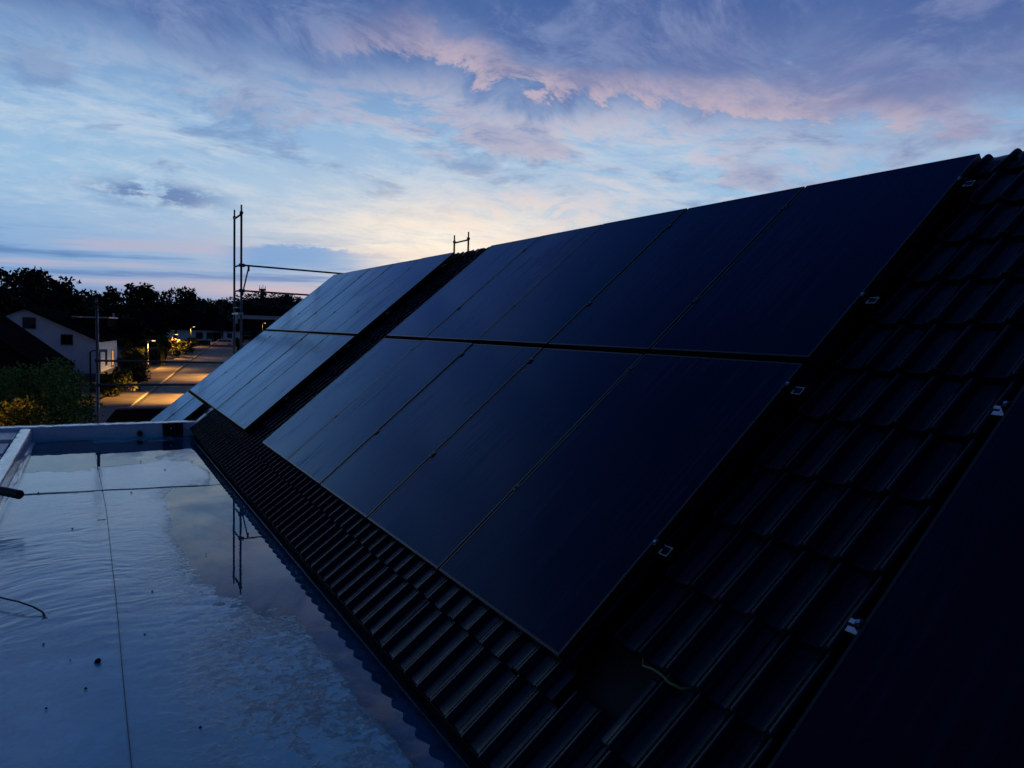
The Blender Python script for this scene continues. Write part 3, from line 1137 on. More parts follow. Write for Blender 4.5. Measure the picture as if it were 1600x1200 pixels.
# overflow box and outlet in the far parapet
o = empty('overflow_outlet', 'black square overflow outlet in the far parapet', 'outlet', (1.035, 12.05, -1.725))
mb = MB(); mb.box((-.14, -.055, .0), (.14, .03, .20)); mb.build('box', M['rubber'], o, bevel=.006)
mb = MB(); mb.box((-.11, -.061, .03), (.11, -.0552, .17)); mb.build('grille', M['deck'], o)
mb = MB(); mb.tube([(-.03, -.075, .12), (-.03, -.060, .12)], .013, 10); mb.build('screw', M['steel'], o)
o = empty('pipe_stub', 'small round pipe stub in the far parapet left of the black outlet', 'pipe', (.585, 12.03, -1.665))
mb = MB(); mb.tube([(0, .04, 0), (0, -.05, -.004)], .042, 14); mb.build('sleeve', M['galv'], o, smooth=False)
mb = MB(); mb.tube([(0, -.048, -.004), (0, -.054, -.004)], .030, 12); mb.build('opening', M['rubber'], o)

# black hose poking over the left upstand
pts = [(-1.35, 7.95, -1.62), (-1.15, 7.84, -1.51), (-.95, 7.70, -1.485), (-.80, 7.58, -1.487), (-.67, 7.47, -1.497), (-.56, 7.37, -1.512)]
mb = MB(); mb.tube(pts, .040, 14, cap=False)
ends = MB(); 
o = empty('black_hose', 'thick black hose end poking over the left upstand', 'hose', (0, 0, 0))
mb.build('sleeve', M['rubber'], o, smooth=True)
mb = MB(); mb.tube([pts[-1], (-.554, 7.364, -1.513)], .034, 14); mb.build('core', M['deck'], o)
# thin cable on the membrane
pts = [(-.74, 5.52, WL + .03), (-.62, 5.36, WL + .040), (-.50, 5.20, WL + .046), (-.40, 5.08, WL + .045), (-.32, 4.98, WL + .034), (-.275, 4.92, WL + .018), (-.262, 4.87, WL + .008)]
o = empty('thin_cable', 'thin dark cable with frayed end lying on the wet membrane', 'cable', (0, 0, 0))
mb = MB(); mb.tube(pts, .0052, 8); mb.build('sheath', M['rubber'], o, smooth=True)
for k, dx in enumerate((-.012, .0, .014)):
    mb = MB(); e = Vector(pts[-1]); mb.tube([e, e + Vector((dx * .5, -.02, .002)), e + Vector((dx, -.045 + .01 * k, -.003))], .0022, 5); mb.build('strand', M['galv'], o)

# crumbs of dirt on the membrane
names = ['largest dark crumb of dirt, left of the long seam', 'thin dark crumb on the rippled membrane above the thin cable', 'tiny dark crumb below the frayed end of the thin cable', 'tiny dark crumb right of the long seam, level with the thin cable', 'tiny dark crumb right of the long seam, above the cable level', 'small dark crumb below the largest crumb, beside the seam', 'lone dark speck floating in the puddle near the mirrored scaffold', 'small dark crumb at the lower left of the membrane', 'speck of dirt just left of the largest crumb', 'dark crumb at the left end of the cross seam', 'dark crumb on the cross seam, right of the long seam', 'dark crumb on the membrane near the lower edge of the picture', 'dark crumb between the cross seam and the black outlet', 'dark crumb below the pipe stub', 'dark crumb below the black overflow outlet', 'dark crumb on the cross seam, left of the long seam']
spots = [(153, 1037, .020), (113, 828, .010), (68, 1009, .008), (226, 994, .007), (238, 926, .008), (134, 1079, .008), (322, 868, .006), (72, 1110, .007), (110, 1034, .005), (60, 772, .012), (205, 771, .010), (313, 1140, .008), (258, 735, .012), (220, 722, .012), (300, 722, .012), (120, 770, .009)]
for k, (x, y, r_) in enumerate(spots):
    d = px(x, y, 1.0)
    P = d * (WL / d.z)
    mb = MB()
    n = 7
    for q in range(3):
        a0 = random.uniform(0, 6)
        ring = []
        for w in range(n):
            rr = r_ * random.uniform(.55, 1.15) * (1 - .3 * q)
            ring.append((math.cos(a0 * 0 + w * 6.283 / n) * rr, math.sin(w * 6.283 / n) * rr, (.008 + q * r_ * .45)))
        i = len(mb.v); mb.v += ring
        if q:
            for w in range(n):
                mb.f.append((i - n + w, i - n + (w + 1) % n, i + (w + 1) % n, i + w))
    mb.f.append(tuple(range(i, i + n)))
    o = mb.build('dirt_crumb', M['dirt'])
    o.location = (P.x, P.y, WL)
    tag(o, names[k], 'dirt', 'dirt crumbs on the flat roof')

# ------------------------------------------------------------------ scaffold at the far gable
sc = empty('scaffold', 'galvanised tube scaffold with guard rails at the far gable end', 'scaffold', (2.8, 16.9, -5.5))


def sp(name, pts, r, n=10):
    mb = MB(); mb.tube(pts, r, n)
    return under(sc, mb.build(name, M['galv'], smooth=True))


R_ = .0242
frames = [(2.79, 16.6, 2.58, 2.76, 17.3, 2.56), (.06, 16.6, .43, .075, 17.3, .30), (8.27, 16.6, 2.52, 8.21, 17.3, 2.50), (5.45, 16.6, .9, 5.42, 17.3, .9)]
for (xa, ya, za, xb, yb, zb) in frames:
    sp('post', [(xa, ya, -5.5), (xa, ya, za - .14)], R_)
    sp('post', [(xb, yb, -5.5), (xb, yb, zb - .16)], R_)
    sp('spigot', [(xa, ya, za - .145), (xa, ya, za)], .0185)
    sp('spigot', [(xb, yb, zb - .165), (xb, yb, zb)], .0185)
    # frame top bar and lower bars
    for zz in (za - .20,):
        sp('crossbar', [(xa, ya, zz), (xb, yb, zz - .02)], .021)
    z = za - .21 - 2.0
    while z > -5:
        sp('crossbar', [(xa, ya, z), (xb, yb, z)], .024)
        z -= 2.0
    for zz in (za - .17,):
        mb = MB(); mb.box((xa - .035, ya - .03, zz - .03), (xa + .035, ya + .03, zz + .03)); mb.box((xb - .03, yb - .03, zz - .05), (xb + .03, yb + .03, zz + .01))
        under(sc, mb.build('coupler', M['galv'], bevel=.008))
# guard rails to the right of the tall frame
sp('guard_rail', [(2.80, 16.55, 1.285), (5.45, 16.55, 1.24), (8.25, 16.55, 1.20)], .020)
sp('guard_rail', [(2.80, 16.55, .735), (5.45, 16.55, .70), (8.25, 16.55, .68)], .020)
for zz in (1.285, .735):
    mb = MB(); mb.box((2.74, 16.54, zz - .035), (2.86, 16.64, zz + .035)); under(sc, mb.build('coupler', M['galv'], bevel=.01))
    sp('crossbar', [(2.79, 16.6, zz + .01), (2.76, 17.3, zz + .01)], .02)
sp('brace', [(2.93, 16.53, 1.24), (2.80, 16.56, .62)], .016)
sp('brace', [(2.93, 16.53, 1.27), (2.93, 16.53, 1.16)], .022)
# guard rails between the low frame and the roof
sp('guard_rail', [(.06, 16.55, -.80), (2.79, 16.55, -.84)], .021)
sp('guard_rail', [(.06, 16.55, -1.285), (2.79, 16.55, -1.31)], .021)
for zz in (-.80, -1.285):
    mb = MB(); mb.box((.015, 16.54, zz - .035), (.105, 16.64, zz + .035)); under(sc, mb.build('coupler', M['galv'], bevel=.01))
# deck boards low down
for q in range(2):
    mb = MB(); mb.box((.10, 16.62 + .33 * q, -2.62), (2.72, 16.93 + .33 * q, -2.57)); under(sc, mb.build('deck_board', M['galv']))
mb = MB(); mb.box((2.72, 16.56, .22), (2.83, 17.34, .26)); mb.box((2.735, 16.9, .02), (2.775, 16.95, .22)); under(sc, mb.build('bracket', M['alu']))


# ------------------------------------------------------------------ vegetation
def leaf_cloud(mb, c, rad, n, size, seed, flat=.75, shell=.55):
    r_ = np.random.default_rng(seed)
    d = r_.normal(size=(n, 3)); d /= np.linalg.norm(d, axis=1)[:, None]
    rr = shell + (1 - shell) * r_.random(n) ** .7
    P = np.array(c) + d * rr[:, None] * np.array(rad)
    a = r_.normal(size=(n, 3)); a /= np.linalg.norm(a, axis=1)[:, None]
    b2 = r_.normal(size=(n, 3)); b2 -= (b2 * a).sum(1)[:, None] * a; b2 /= np.linalg.norm(b2, axis=1)[:, None]
    s = size * (0.6 + .8 * r_.random(n))
    a *= s[:, None]; b2 *= (s * flat)[:, None]
    V = np.stack([P - a, P - b2 * .7, P + a, P + b2 * .7], 1).reshape(-1, 3)
    i = len(mb.v)
    mb.v += V.tolist()
    mb.f += [(i + 4 * k, i + 4 * k + 1, i + 4 * k + 2, i + 4 * k + 3) for k in range(n)]


def tree(base, h, w, label, cat='tree', group=None, seed=1, mat='leaf_dark', clumps=26, leaf=.30, per=130, trunk=.28, low=.28, name='broadleaf_tree'):
    r_ = random.Random(seed)
    t = empty(name, label, cat, base, group)
    mb = MB()
    lean = (r_.uniform(-.3, .3), r_.uniform(-.3, .3))
    mb.tube([(0, 0, -.2), (lean[0] * .4, lean[1] * .4, h * .3), (lean[0], lean[1], h * .7)], [trunk, trunk * .75, trunk * .25], 8)
    cr = MB()
    for k in range(clumps):
        for _ in range(30):
            x, y, z = r_.uniform(-1, 1), r_.uniform(-1, 1), r_.uniform(-1, 1)
            q = x * x + y * y + z * z
            if .12 < q < 1:
                break
        c = (lean[0] + x * w * .40, lean[1] + y * w * .40, h * (low + (1 - low) * .5) + z * h * (1 - low) * .42)
        s = r_.uniform(.55, 1.15)
        rad = (w * .19 * s, w * .19 * s, h * .105 * s)
        leaf_cloud(cr, c, rad, int(per * s), leaf, seed * 1000 + k, shell=.25)
        if k % 3 == 0:
            mb.tube([(lean[0] * .6, lean[1] * .6, h * r_.uniform(.25, .5)), ((lean[0] + c[0]) * .5, (lean[1] + c[1]) * .5, (h * .4 + c[2]) * .5), c], [trunk * .35, trunk * .22, trunk * .08], 5)
    mb.build('trunk', M['bark'], t)
    cr.build('crown', M[mat], t)
    return t


def shrub(base, h, w, d_, label, seed, mat, leaf=.09, n=3500, clumps=16, name='garden_shrub', group=None, cat='shrub'):
    r_ = random.Random(seed)
    t = empty(name, label, cat, base, group)
    cr = MB(); st = MB()
    for k in range(clumps):
        a = r_.uniform(0, 6.283); q = math.sqrt(r_.random()) * .42
        zz = r_.uniform(.22, .80) * h
        sh = 1 - .45 * (zz / h)
        c = (math.cos(a) * q * w * sh * 1.1, math.sin(a) * q * d_ * sh * 1.1, zz)
        s = r_.uniform(.7, 1.25)
        leaf_cloud(cr, c, (w * .20 * s, d_ * .20 * s, h * .17 * s), int(n / clumps * s), leaf, seed * 777 + k, shell=.3)
        st.tube([(c[0] * .25, c[1] * .25, 0), (c[0] * .6, c[1] * .6, zz * .55), c], [.03, .02, .008], 5)
    st.build('stem', M['bark'], t)
    cr.build('foliage', M[mat], t)
    return t


def on_ground(x, Y):
    """ground point at depth Y in the image column x"""
    P = px(x, 560, Y)
    return (P.x, Y, gz(Y))


def top_h(x, y, Y):
    return px(x, y, Y).z - gz(Y)


# the wooded skyline
trees = [
    (20, 412, 118, 11.0, 'tall dark tree at the left edge, its crown cut by the frame'),
    (75, 410, 122, 9.5, 'tallest dark tree with spreading crown at the left'),
    (112, 452, 150, 8, 'low rounded tree right of the tallest tree'),
    (142, 450, 160, 8, 'dark tree standing behind the scaffold post'),
    (178, 445, 175, 9, 'dark round tree above the white house roof'),
    (205, 442, 178, 8.5, 'dark tree left of the pointed tree on the skyline'),
    (240, 440, 176, 8.5, 'pointed dark tree in the middle of the skyline row'),
    (275, 444, 180, 9.5, 'broad dark tree right of the pointed tree'),
    (302, 447, 192, 9, 'broad dark tree behind the far white house'),
    (322, 462, 192, 6.5, 'last dark tree at the right end of the skyline row'),
    (45, 446, 130, 8, 'dense tree between the two tall trees at the left'),
    (-15, 430, 110, 9, 'dark tree half outside the left edge'),
]
for k, (x, y, Y, w, lab) in enumerate(trees):
    b_ = on_ground(x, Y)
    tree(b_, top_h(x, y, Y) * 1.02, w * 1.15, lab, group='trees along the skyline', seed=20 + k, clumps=30, per=120, leaf=.36, low=.12)
# understorey that closes the gaps below the crowns
for k in range(10):
    x = -20 + k * 36
    Y = (140 if x < 240 else 186) + (k * 37 % 20)
    shrub(on_ground(x, Y), 6.8 + (k * 13 % 5) * .5, 8.0, 6, f'dark thicket under the skyline trees, {["leftmost of the row", "second from the left", "third from the left", "fourth from the left", "fifth from the left", "sixth from the left", "seventh from the left", "eighth from the left", "second from the right", "rightmost of the row"][k]}', 60 + k, 'leaf_dark', leaf=.40, n=1500, clumps=14, name='thicket', group='thickets under the skyline trees', cat='thicket')

# far wooded hill with its mast
HY = 850.0
prof = []
for (x_, y_) in ((-200, 490), (100, 488), (250, 486), (330, 478), (360, 474), (385, 468), (412, 464), (440, 465), (462, 472), (486, 484), (520, 494), (600, 500), (900, 505)):
    P = px(x_, y_, HY)
    prof.append((P.x, P.z))


def hill_h(x):
    return float(np.interp(x, [p[0] for p in prof], [p[1] for p in prof]))


mb = MB()
N = 60
for i in range(N):
    xa = -400 + 1100 * i / N; xb = -400 + 1100 * (i + 1) / N
    for (ya, yb, fa, fb) in ((HY - 330, HY - 150, 0, .55), (HY - 150, HY, .55, 1), (HY, HY + 300, 1, 0)):
        z = lambda x_, f_: gz(300) - .3 + (hill_h(x_) - gz(300)) * f_
        mb.quad((xa, ya, z(xa, fa)), (xb, ya, z(xb, fa)), (xb, yb, z(xb, fb)), (xa, yb, z(xa, fb)))
tag(mb.build('hill', M['hill'], smooth=True), 'low wooded hill on the horizon', kind='structure')
mb = MB()
r_ = np.random.default_rng(5)
for k in range(800):
    f_ = r_.random() ** .5
    x_ = -330 + 960 * r_.random()
    y_ = HY - 320 + 330 * f_
    z = gz(300) + (hill_h(x_) - gz(300)) * float(np.interp(y_, [HY - 330, HY - 150, HY], [0, .55, 1]))
    s = 4 + 3.5 * r_.random()
    leaf_cloud(mb, (x_, y_, z + s * .5), (s, s, s * .9), 70, 1.3, 9000 + k, shell=.3)
tag(mb.build('far_wood', M['leaf_far']), 'unbroken wood covering the far hill', 'wood', kind='stuff')
P = px(410, 462, HY)
mast = empty('radio_mast', 'small radio mast with antennas on top of the far hill', 'mast', (P.x, P.y, P.z - 2.5))
mast.scale = (.85, .85, .85)
mb = MB(); mb.box((-2.2, -1, 0), (2.2, 1, 9.5)); mb.build('tower', M['wall_dark'], mast)
mb = MB(); mb.box((-4.2, -1.6, 9.5), (4.2, 1.6, 12.0)); mb.build('platform', M['wall_dark'], mast)
for dx, hh in ((-3.6, 16.5), (-1.5, 14.5), (.6, 17.5), (2.2, 14), (3.8, 16)):
    mb = MB(); mb.tube([(dx, 0, 12), (dx, 0, hh)], .35, 5); mb.build('antenna', M['wall_dark'], mast)


# ------------------------------------------------------------------ village houses
def framed_window(parent, Mx, x0, x1, z0, z1, lit=False, yoff=-.02):
    """a window on the local y = 0 wall, facing -y"""
    mb = MB()
    t = .08
    for (a_, b_, c_, d_) in ((x0, x1, z1 - t, z1), (x0, x1, z0, z0 + t), (x0, x0 + t, z0 + t, z1 - t), (x1 - t, x1, z0 + t, z1 - t), ((x0 + x1) / 2 - .03, (x0 + x1) / 2 + .03, z0 + t, z1 - t)):
        mb.box((a_, yoff - .03, c_), (b_, yoff + .03, d_), Mx)
    w = mb.build('window', M['wframe'], parent)
    mb = MB(); mb.box((x0 + .02, yoff - .006, z0 + .02), (x1 - .02, yoff + .008, z1 - .02), Mx)
    mb.build('pane', M['lit_window'] if lit else M['window'], w)
    mb = MB(); mb.box((x0 - .08, yoff - .10, z0 - .06), (x1 + .08, yoff + .02, z0 - .003), Mx)
    mb.build('sill', M['fascia'], w)
    return w


def gable_house(name, label, corner, rz, w, d_, he, hr, wall, roofm, wins=(), side_wins=(), over=.45, plinth=None, chim=True):
    """corner = front right ground corner; the gable faces -y locally and runs to -x, the side runs to +y"""
    t = empty(name, label, 'house', corner, None, rz)
    mb = MB()
    mb.box((-w, 0, 0), (0, d_, he))
    mb.prism([(-w, 0, he), (0, 0, he), (-w / 2, 0, hr)], (0, d_, 0))
    mb.build('wall', wall, t)
    mb = MB()
    sl_ = (hr - he) / (w / 2)
    th = .18
    for s in (-1, 1):
        xa = -w / 2; xb = -w / 2 + s * (w / 2 + over)
        za = hr + .02; zb = hr + .02 - sl_ * (w / 2 + over)
        pr = [(xa, -over, za), (xb, -over, zb), (xb, -over, zb + th), (xa, -over, za + th * 1.15)]
        mb.prism(pr, (0, d_ + 2 * over, 0))
    rf = mb.build('roof', roofm, t)
    if chim:
        mb = MB(); mb.box((-w / 2 + .8, d_ * .55, hr - 1.0), (-w / 2 + 1.5, d_ * .55 + .6, hr + .75)); mb.build('chimney', wall, rf)
    if plinth:
        mb = MB(); mb.box((-w - .015, -.015, 0), (.015, d_ + .015, .7)); mb.build('plinth', plinth, t)
    I = Matrix.Identity(4)
    for q in wins:
        framed_window(t, I, *q)
    SM = Matrix.Rotation(math.pi / 2, 4, 'Z')
    for q in side_wins:
        framed_window(t, SM, *q)
    return t


Y = 72.0
cw = px(150, 590, Y); cw.z = gz(Y)
sc_px = Y * 1.0 / FPX * 1.0
ze = px(150, 531, Y).z - gz(Y)
zr = px(72, 480, Y + 1).z - gz(Y)
# rotate so that the side wall runs with the road
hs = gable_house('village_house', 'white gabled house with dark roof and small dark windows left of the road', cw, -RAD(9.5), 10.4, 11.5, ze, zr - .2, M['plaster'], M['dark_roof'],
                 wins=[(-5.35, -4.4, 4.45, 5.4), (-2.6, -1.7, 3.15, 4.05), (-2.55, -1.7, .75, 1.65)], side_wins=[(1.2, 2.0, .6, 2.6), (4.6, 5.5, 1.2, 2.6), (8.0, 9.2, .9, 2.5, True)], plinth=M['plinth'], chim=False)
# flat dormer with pale edge on its road side
dm = MB(); dm.box((-2.6, 5.0, ze + 1.1), (.15, 9.6, ze + 1.9)); d1 = dm.build('dormer', M['dark_roof'], hs)
dm = MB(); dm.box((-2.7, 4.9, ze + 1.905), (.35, 9.7, ze + 2.02)); dm.build('dormer_edge', M['fascia'], d1)
# dark house in front of it, only its roof slope shows
Y = 63.0
bk = px(116, 563, Y)                       # far eave corner of the roof
dirv = Vector((math.sin(RAD(9.5)), math.cos(RAD(9.5)), 0))
cw = bk - dirv * 8.0; cw.z = gz(Y)
gable_house('village_house', 'dark house with steep black roof in front of the white gabled house', cw - Vector((.4, 0, 0)), -RAD(9.5), 9.4, 7.6, bk.z - gz(Y) - .1, bk.z - gz(Y) + 3.55, M['wall_dark'], M['dark_roof'], wins=[(-7, -6, .9, 2.2)], chim=False)

# hip-roofed white bungalow at the end of the road
Y = 168.0
c0 = px(283, 527, Y); c1 = px(366, 527, Y)
bl = empty('bungalow', 'white bungalow with dark hipped roof at the end of the road', 'house', ((c0.x + c1.x) / 2, Y, gz(Y) + .3), None, 0)
wd = c1.x - c0.x
hw = 2.75
mb = MB(); mb.box((-wd / 2, 0, 0), (wd / 2 - 4.6, 9, hw)); mb.box((wd / 2 - 2.2, .4, 0), (wd / 2 + 1.5, 9, hw)); mb.box((wd / 2 - 4.6, 2.2, 0), (wd / 2 - 2.2, 9, hw)); mb.build('wall', M['plaster'], bl)
mb = MB()
x0, x1, y0, y1 = -wd / 2 - .7, wd / 2 + 2.2, -.8, 9.8
zt, zr_ = hw, hw + 3.7
A = [(x0, y0, zt), (x1, y0, zt), (x1, y1, zt), (x0, y1, zt), (x0 + 4.4, 4.5, zr_), (x1 - 4.4, 4.5, zr_)]
i = len(mb.v); mb.v += A
mb.f += [tuple(i + k for k in q) for q in ((0, 1, 5, 4), (1, 2, 5), (2, 3, 4, 5), (3, 0, 4), (0, 3, 2, 1))]
mb.build('roof', M['dark_roof'], bl)
for (a_, b_) in ((-wd / 2 + 2.9, -wd / 2 + 4.3), (-wd / 2 + 5.0, -wd / 2 + 6.5)):
    framed_window(bl, Matrix.Identity(4), a_, b_, .9, 2.3)
framed_window(bl, Matrix.Translation((0, .4, 0)), wd / 2 - 1.4, wd / 2 - .4, 1.2, 2.2)
mb = MB(); mb.box((wd / 2 - 4.4, 2.15, 0), (wd / 2 - 2.4, 2.2, 2.3)); mb.build('garage_door', M['wall_dark'], bl)

# long low building with pale fascia on the right
Y = 215.0
a_ = px(372, 491, Y); b_ = px(500, 497, Y)
lb = empty('hall_building', 'long low hall with pale fascia behind the scaffold', 'hall', (a_.x, Y, gz(Y)), None, 0)
L = b_.x - a_.x
ht = a_.z - gz(Y)
mb = MB(); mb.box((0, 0, 0), (L, 12, ht - 1.3)); mb.build('wall', M['wall_dark'], lb)
mb = MB(); mb.box((-.5, -.9, ht - 1.25), (L + .5, -.7, ht - .2)); mb.build('fascia', M['fascia'], lb)
mb = MB(); mb.prism([(-.5, -.68, ht - .6), (-.5, 12, ht - .6), (-.5, 6, ht + 2.2)], (L + 1, 0, 0)); mb.build('roof', M['dark_roof'], lb)
for k in range(6):
    framed_window(lb, Matrix.Identity(4), 1.5 + k * 3.6, 3.6 + k * 3.6, 1.0, 2.2)

# pale house glimpsed between the dark trees
Y = 150.0
cw = px(197, 540, Y); cw.z = gz(Y)
hh = empty('village_house', 'small house with pale flat dormer among the dark trees', 'house', (cw.x, Y, gz(Y)), None, 0)
zt = px(190, 488, Y).z - gz(Y)
mb = MB(); mb.box((-8, 1, 0), (6, 9, zt - 2.8)); mb.build('wall', M['wall_dark'], hh)
mb = MB(); mb.prism([(-8.6, .4, zt - 2.9), (-8.6, 9.6, zt - 2.9), (-8.6, 5, zt + .8)], (15.2, 0, 0)); mb.build('roof', M['dark_roof'], hh)
mb = MB(); mb.box((-2.1, .9, zt - 1.4), (.2, 4, zt - .2)); mb.build('dormer', M['plaster'], hh)

# flat garage roof just beyond the annex
Y = 27.0
a_ = px(158, 664, Y); b_ = px(262, 664, Y)
gr = empty('garage', 'low garage with dark flat roof beyond the far parapet', 'garage', (a_.x, Y - 2, -5.5), None, -RAD(6))
mb = MB(); mb.box((0, 0, 0), (b_.x - a_.x + 2, 7, a_.z + 5.5 - .25)); mb.build('wall', M['plinth'], gr)
mb = MB(); mb.box((-.2, -.2, a_.z + 5.5 - .245), (b_.x - a_.x + 2.2, 7.2, a_.z + 5.5 - .05)); mb.build('roof', M['dark_roof'], gr)
mb = MB()
mb.box((-.22, -.22, a_.z + 5.5 - .045), (b_.x - a_.x + 2.22, -.02, a_.z + 5.5 + .02)); mb.build('roof_edge', M['plinth'], gr)
mb = MB(); mb.box((-.22, 7.0, a_.z + 5.5 - .045), (b_.x - a_.x + 2.22, 7.22, a_.z + 5.5 + .02)); mb.build('roof_edge', M['plinth'], gr)


# ------------------------------------------------------------------ shrubs and hedges by the road
shrub(on_ground(62, 36), 4.2, 4.3, 4.0, 'large rounded green bush at the lower left behind the parapet', 301, 'leaf_bush', leaf=.075, n=9000, clumps=34)
shrub(on_ground(8, 31), 2.9, 2.6, 2.4, 'yellow lit bush at the left edge behind the parapet', 302, 'leaf_lime', leaf=.06, n=4500, clumps=20)
shrub(on_ground(30, 21), 2.62, 2.6, 1.4, 'low clipped yellow hedge just behind the far parapet', 303, 'leaf_lime', leaf=.04, n=5000, clumps=18)
hd = [(207, 90, 3.2, 2.6, 'tall lit shrub left of the nearest lit street lamp'), (214, 82, 2.0, 2.4, 'dark low shrub under the nearest lit street lamp'), (240, 97, 2.0, 2.2, 'shrub on the roadside between the two lit lamps'),
      (258, 110, 3.4, 2.6, 'tall lit shrub beside the second lit lamp'), (277, 112, 3.2, 3.0, 'shrub on the right of the second lit lamp'), (291, 122, 2.4, 2.6, 'low shrub near the far end of the footway'),
      (300, 158, 2.0, 2.6, 'shrub in front of the bungalow'), (316, 162, 1.3, 3.4, 'low hedge below the bungalow windows'), (205, 70, 3.0, 3.2, 'dark shrub beside the white house wall'), (212, 68, 1.8, 2.2, 'dark roadside shrub nearest to the scaffold'),
      (178, 58, 2.2, 3.0, 'dark shrub below the lit house window'), (372, 140, 2.6, 2.4, 'dark hedge on the right side of the road')]
for k, (x, Y, h, w, lab) in enumerate(hd):
    shrub(on_ground(x, Y), h, w, w, lab, 320 + k, 'leaf_hedge', leaf=.14, n=1500, clumps=14, group='shrubs along the road', name='roadside_shrub')
# arching grass plume by the lamp
b_ = Vector(on_ground(243, 92))
mb = MB()
for k in range(14):
    o_ = random.uniform(-.25, .25); L = random.uniform(1.2, 2.2)
    mb.tube([(o_, 0, 0), (o_ - .3 * L * .2, 0, 1.8), (o_ - L * .5, 0, 2.9 + o_), (o_ - L, 0, 3.0 + o_), (o_ - L * 1.45, 0, 2.4 + o_)], [.03, .028, .025, .02, .008], 5)
o = mb.build('arching_grass', M['leaf_hedge'])
o.location = (b_.x + .8, b_.y, b_.z)
tag(o, 'arching branches bending over beside the nearest lit lamp', 'plant')


# ------------------------------------------------------------------ street lamps
def lamp(base, h, label, watt, arm=1, pole='lamp_pole', aim=0.0, lit=True, cone=150):
    t = empty('street_lamp', label, 'street lamp', base, 'street lamps along the road')
    mb = MB(); mb.tube([(0, 0, 0), (0, 0, 1.1)], .075, 10); mb.tube([(0, 0, 1.1), (0, 0, h)], [.05, .04], 10); mb.build('pole', M[pole], t, smooth=True)
    mb = MB(); mb.tube([(0, 0, h - .02), (.12 * arm, 0, h + .07), (.45 * arm, 0, h + .10)], .03, 8); mb.build('arm', M[pole], t, smooth=True)
    x0, x1 = sorted((.35 * arm, .80 * arm))
    mb = MB(); mb.box((x0, -.13, h + .06), (x1, .13, h + .16)); mb.build('lamp_head', M['lamp_pole'], t, bevel=.03)
    mb = MB(); mb.box((x0 + .06, -.10, h + .02), (x1 - .04, .10, h + .055)); mb.build('lamp_glass', M['lamp_glow' if lit else 'window'], t, bevel=.01)
    if not lit:
        return t
    l = bpy.data.lights.new('lamp_light', 'SPOT')
    l.energy = watt; l.color = (1.0, .43, .08); l.shadow_soft_size = .12
    l.spot_size = RAD(cone); l.spot_blend = .6
    lo = bpy.data.objects.new('lamp_light', l); COL.objects.link(lo)
    lo.parent = t; lo.location = (.65 * arm, 0, h - .02)
    lo.rotation_euler = (0, RAD(aim), 0)
    return t


LW = 5000
P = on_ground(141, 44); lamp(P, top_h(141, 550, 44), 'dark street lamp on thin pole standing just left of the scaffold post', 0, pole='wall_dark', lit=False)
P = on_ground(231, 88); lamp(P, top_h(231, 533, 88), 'lit street lamp nearest along the road, with bright pole', LW * .6)
P = on_ground(269, 112); lamp(P, top_h(269, 523, 112), 'second lit street lamp along the road', LW)
P = on_ground(298, 152); lamp(P, top_h(298, 511, 152), 'third lit street lamp in front of the bungalow', LW * .3)
P = on_ground(-60, 30); lamp(P, 4.2, 'street lamp outside the left edge that lights the yellow bush', LW * .13, arm=-1, aim=-24, cone=110)
P = k1 + ROAD_DIR * 24 + ROAD_N * 8.0; lamp((P.x, P.y, gz(P.y)), 3.2, 'street lamp on the right side of the road, hidden behind the far panels', LW * 5, arm=-1, aim=28, cone=118)
P = k1 + ROAD_DIR * 4 + ROAD_N * 8.0; lamp((P.x, P.y, gz(P.y)), 3.3, 'nearer street lamp on the right side of the road, hidden behind the far panels', LW * 9, arm=-1, aim=44, cone=76)
P = on_ground(410, 190)
lamp(P, top_h(410, 505, 190), 'small distant street lamp right of the scaffold', LW * .1)
# bollard by the road
P = on_ground(217, 62)
o = empty('bollard', 'short dark bollard at the near edge of the footway', 'bollard', P)
mb = MB(); mb.tube([(0, 0, 0), (0, 0, .8), (0, 0, .88)], [.07, .06, .02], 10); mb.build('post', M['wall_dark'], o, smooth=True)
mb = MB(); mb.tube([(0, 0, .60), (0, 0, .70)], .066, 10); mb.build('band', M['fascia'], o)


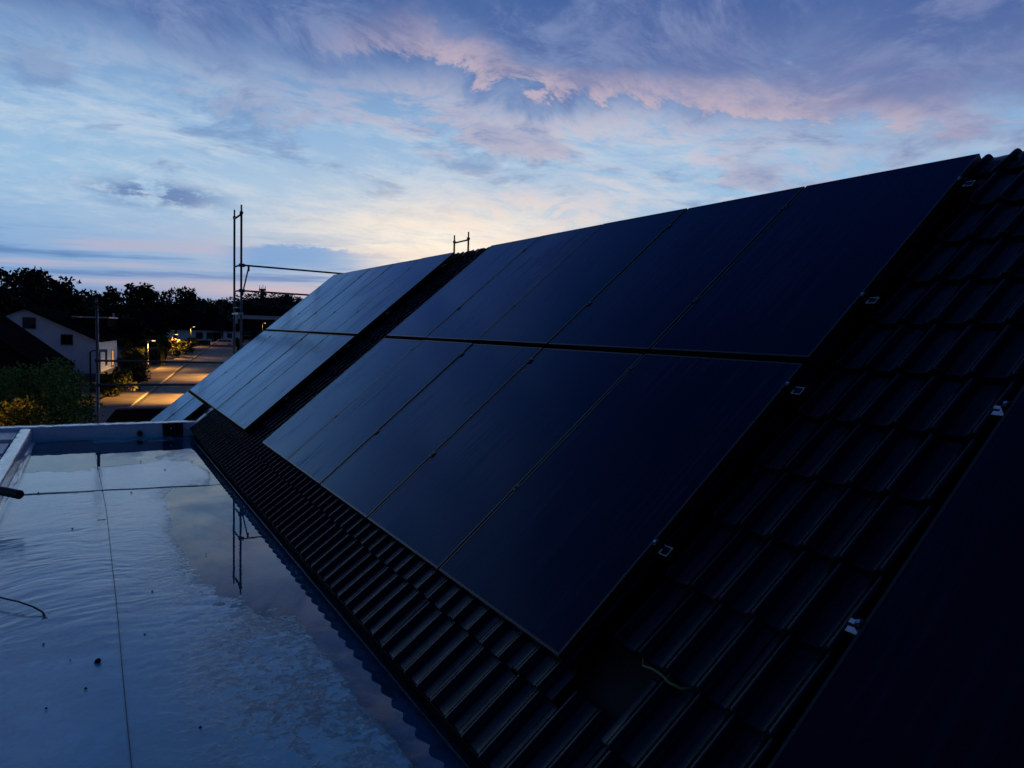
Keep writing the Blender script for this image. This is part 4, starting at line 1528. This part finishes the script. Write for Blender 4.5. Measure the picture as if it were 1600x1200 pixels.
# ------------------------------------------------------------------ parked car
def car(base, rz):
    t = empty('parked_car', 'white estate car parked across the far end of the road', 'car', base, None, rz)
    prof = [(-2.2, .32), (-2.25, .55), (-2.2, .78), (-1.5, .92), (-1.25, .96), (-.75, 1.42), (-.3, 1.52), (1.2, 1.54), (1.75, 1.46), (2.1, 1.0), (2.2, .9), (2.25, .6), (2.2, .32),
            (1.72, .32), (1.66, .52), (1.4, .66), (1.14, .52), (1.08, .32), (-1.06, .32), (-1.12, .52), (-1.38, .66), (-1.64, .52), (-1.70, .32)]
    mb = MB(); mb.prism([(x, -.85, z) for x, z in prof], (0, 1.7, 0)); mb.build('body', M['car_paint'], t, bevel=.05)
    for (nm, a0, a1, b0, b1) in (('side_window', -.95, -.05, -.55, -.05), ('side_window', .02, .92, .02, .92), ('side_window', .99, 1.82, .99, 1.55)):
        for s in (-1, 1):
            mb = MB(); y = .852 * s
            z = 1.0
            mb.prism([(a0, y, z), (a1, y, z), (b1, y, 1.40), (b0, y, 1.40)], (0, .012 * s, 0)); mb.build(nm, M['window'], t)
    mb = MB(); mb.prism([(-1.24, -.72, .99), (-1.24, .72, .99), (-.80, .66, 1.40), (-.80, -.66, 1.40)], (-.02, 0, .02)); mb.build('windscreen', M['window'], t)
    mb = MB(); mb.prism([(2.12, -.7, 1.02), (2.12, .7, 1.02), (1.82, .66, 1.42), (1.82, -.66, 1.42)], (.02, 0, .02)); mb.build('rear_window', M['window'], t)
    for x in (-1.38, 1.40):
        for s in (-1, 1):
            mb = MB(); mb.tube([(x, .66 * s, .32), (x, .86 * s, .32)], .32, 18); w = mb.build('wheel', M['tyre'], t)
            mb = MB(); mb.tube([(x, .855 * s, .32), (x, .872 * s, .32)], .20, 14); mb.build('rim', M['rim'], w)
    for s in (-1, 1):
        mb = MB(); mb.box((-2.27, s * .62 - .16, .62), (-2.10, s * .62 + .16, .78)); mb.build('headlight', M['headlamp'], t, bevel=.02)
        mb = MB(); mb.box((2.16, s * .70 - .10, .72), (2.27, s * .70 + .10, .96)); mb.build('tail_light', M['red_lamp'], t, bevel=.02)
        mb = MB(); mb.box((-.80, s * .95 - .10, .98), (-.68, s * .95 + .10, 1.12)); mb.build('mirror', M['car_paint'], t, bevel=.02)
    mb = MB()
    for s in (-.55, .55):
        mb.tube([(-.3, s, 1.60), (1.5, s, 1.58)], .025, 6)
    mb.build('roof_rail', M['rim'], t)


Pc = px(347, 537, 158.0)
car((Pc.x, 158.0, gz(158) + .01), RAD(-8))
